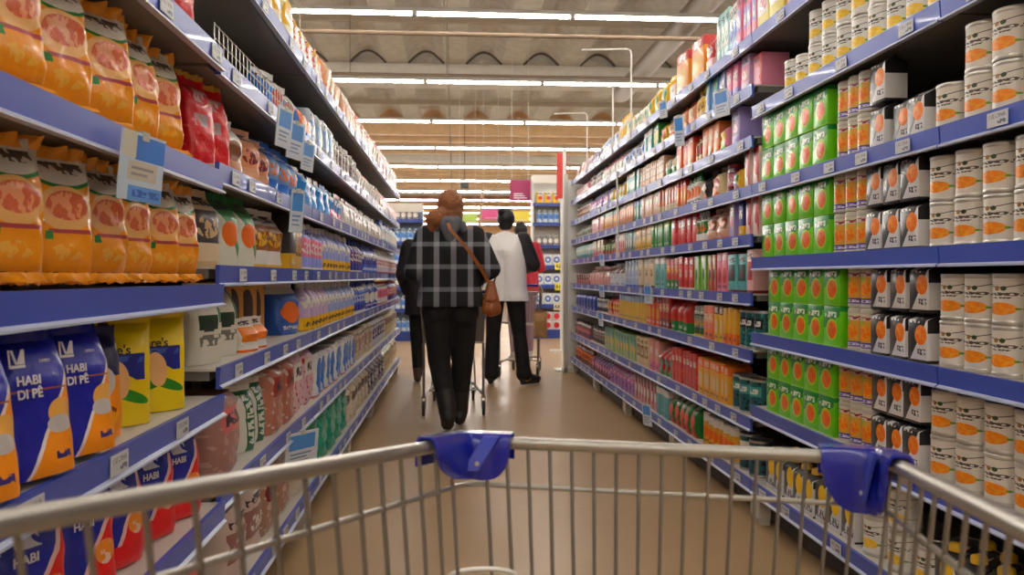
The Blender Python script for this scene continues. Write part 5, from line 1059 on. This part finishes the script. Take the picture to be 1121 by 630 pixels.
# shopper in the dark coat, mostly behind the plaid jacket
p3, J3 = human('person in long dark coat mostly hidden behind the plaid jacket', (-.27, 8.05, 0), .05, dict(
    pelvis=(0, .0, .92), chest=(0, .03, 1.22), neck=(.06, .05, 1.38), head=(.09, .075, 1.485), shL=(-.17, .02, 1.32), shR=(.17, .02, 1.32), elL=(-.235, .0, 1.05), wrL=(-.2, .20, .88), elR=(.24, .03, 1.06), wrR=(.16, .28, 1.0),
    hipL=(-.09, .0, .87), knL=(-.10, .05, .47), anL=(-.09, -.04, .09), heelL=(-.09, -.07, .055), toeL=(-.10, .10, .055), hipR=(.09, .0, .87), knR=(.09, .1, .47), anR=(.08, .12, .09), heelR=(.08, .09, .055), toeR=(.09, .26, .055)),
    hair_blk, dict(hair=hair3, top=coat_m, hem=.66, legs=black_c, shoe=mat('shoe_brown', (90, 70, 60), .6), boot=.05, grow=.03), .0)
p4, J4 = human('person in red top behind the white vest, dark hair', (.80, 9.75, 0), .25, dict(
    pelvis=(0, .0, .95), chest=(0, .03, 1.27), neck=(.0, .05, 1.45), head=(.0, .075, 1.56), shL=(-.17, .02, 1.38), shR=(.17, .02, 1.38), elL=(-.24, .10, 1.12), wrL=(-.15, .36, 1.08), elR=(.26, .08, 1.14), wrR=(.16, .34, 1.10),
    hipL=(-.09, .0, .90), knL=(-.10, .03, .49), anL=(-.10, -.02, .09), heelL=(-.10, -.05, .055), toeL=(-.10, .12, .055), hipR=(.09, .0, .90), knR=(.10, .05, .49), anR=(.10, .04, .09), heelR=(.1, .01, .055), toeR=(.11, .18, .055)),
    hair_blk, dict(hair=hair3, top=red_t, hem=.86, legs=mat('mauve_trousers', (150, 120, 136), .8), shoe=mat('shoe_white', (200, 196, 190), .6), boot=.05, grow=.02), .0)
# brown shoulder bag with its strap, hanging at the hip of the plaid jacket
bag_m = mat('tan_leather', (176, 98, 34), .42, coat=.2, var=.2)
V = Vector
t = thing('shoulder_bag', 'caramel brown leather shoulder bag hanging at the hip of the plaid jacket', 'bag', (P1[0] + .285, P1[1] - .04, .78))
mb = organic('bag_body', [(V((-.030, 0, .035)), .042, V((-.012, 0, .21)), .018), (V((.034, 0, .035)), .042, V((.012, 0, .21)), .018), (V((0, 0, .03)), .05, V((0, 0, .20)), .022), (V((-.03, 0, .03)), .042, V((.035, 0, .03)), .042)], bag_m, .006, 6)
mb.transform(Matrix.Diagonal((.92, 1.0, 1, 1))); link('bag_body', mb, t)
fl = organic('flap', [(V((-.028, -.030, .10)), .018, V((-.008, -.012, .19)), .016), (V((.028, -.030, .10)), .018, V((.008, -.012, .19)), .016), (V((0, -.034, .09)), .018, V((0, -.014, .19)), .017)], mat('tan_flap', (160, 86, 30), .4, coat=.2), .005, 5); link('flap', fl, t)
o_ = V((P1[0] + .285, P1[1] - .04, .78)); b = MB()
sp = [V((-.02, .0, .22)), V((-.08, -.075, .32)), V((-.15, -.105, .42)), V((-.22, -.112, .50)), V((-.27, -.085, .56)), V((-.285, -.03, .60)), V((-.28, .05, .60)), V((-.25, .12, .52))]
for i in range(len(sp) - 1): pass
vs = []; 
for i, p in enumerate(sp):
    d = (sp[min(i + 1, len(sp) - 1)] - sp[max(i - 1, 0)]).normalized(); nrm = V((0, -1, 0)) if i < 5 else V((0, -.3, 1)).normalized(); if_ = i
    sd = d.cross(nrm).normalized() * .011; vs += [p + sd, p - sd, p - sd + nrm * .004, p + sd + nrm * .004]
fs = [(i * 4 + k, i * 4 + (k + 1) % 4, (i + 1) * 4 + (k + 1) % 4, (i + 1) * 4 + k) for i in range(len(sp) - 1) for k in range(4)] + [(0, 1, 2, 3), tuple(range(len(vs) - 4, len(vs)))]
b.add(vs, fs); link('strap', b.mesh('strap', bag_m, False, 0, True), t)
b = MB(); b.tube([(.02, -.01, .21), (.035, -.01, .27), (.03, -.01, .33), (.01, -.01, .37)], .005, 8); link('short_handle', b.mesh('short_handle', mat('dark_strap', (60, 40, 30), .5)), t)
# tan paper bag hanging on the far cart, and a white stick
t = tag(link('carrier_bag', pouch_mesh(.14, .24, .10, mat('tan_bag', (196, 150, 96), .6), 'tan_bag', True, False, 77), None, (.86, 8.24, .42), .1), 'tan carrier bag hanging from the cart of the white-vest shopper', 'bag')
b = MB(); b.tube([(0, 0, 0), (.11, .05, 1.28)], .012, 10); b.box(-.12, .12, -.03, .03, -.02, .03)
t = link('floor_squeegee', b.mesh('stick', mat('pale_wood', (222, 190, 140), .5)), None, (.13, 7.1, .50), 0); tag(t, 'pale wooden stick standing in the plaid shopper\'s cart', 'stick')
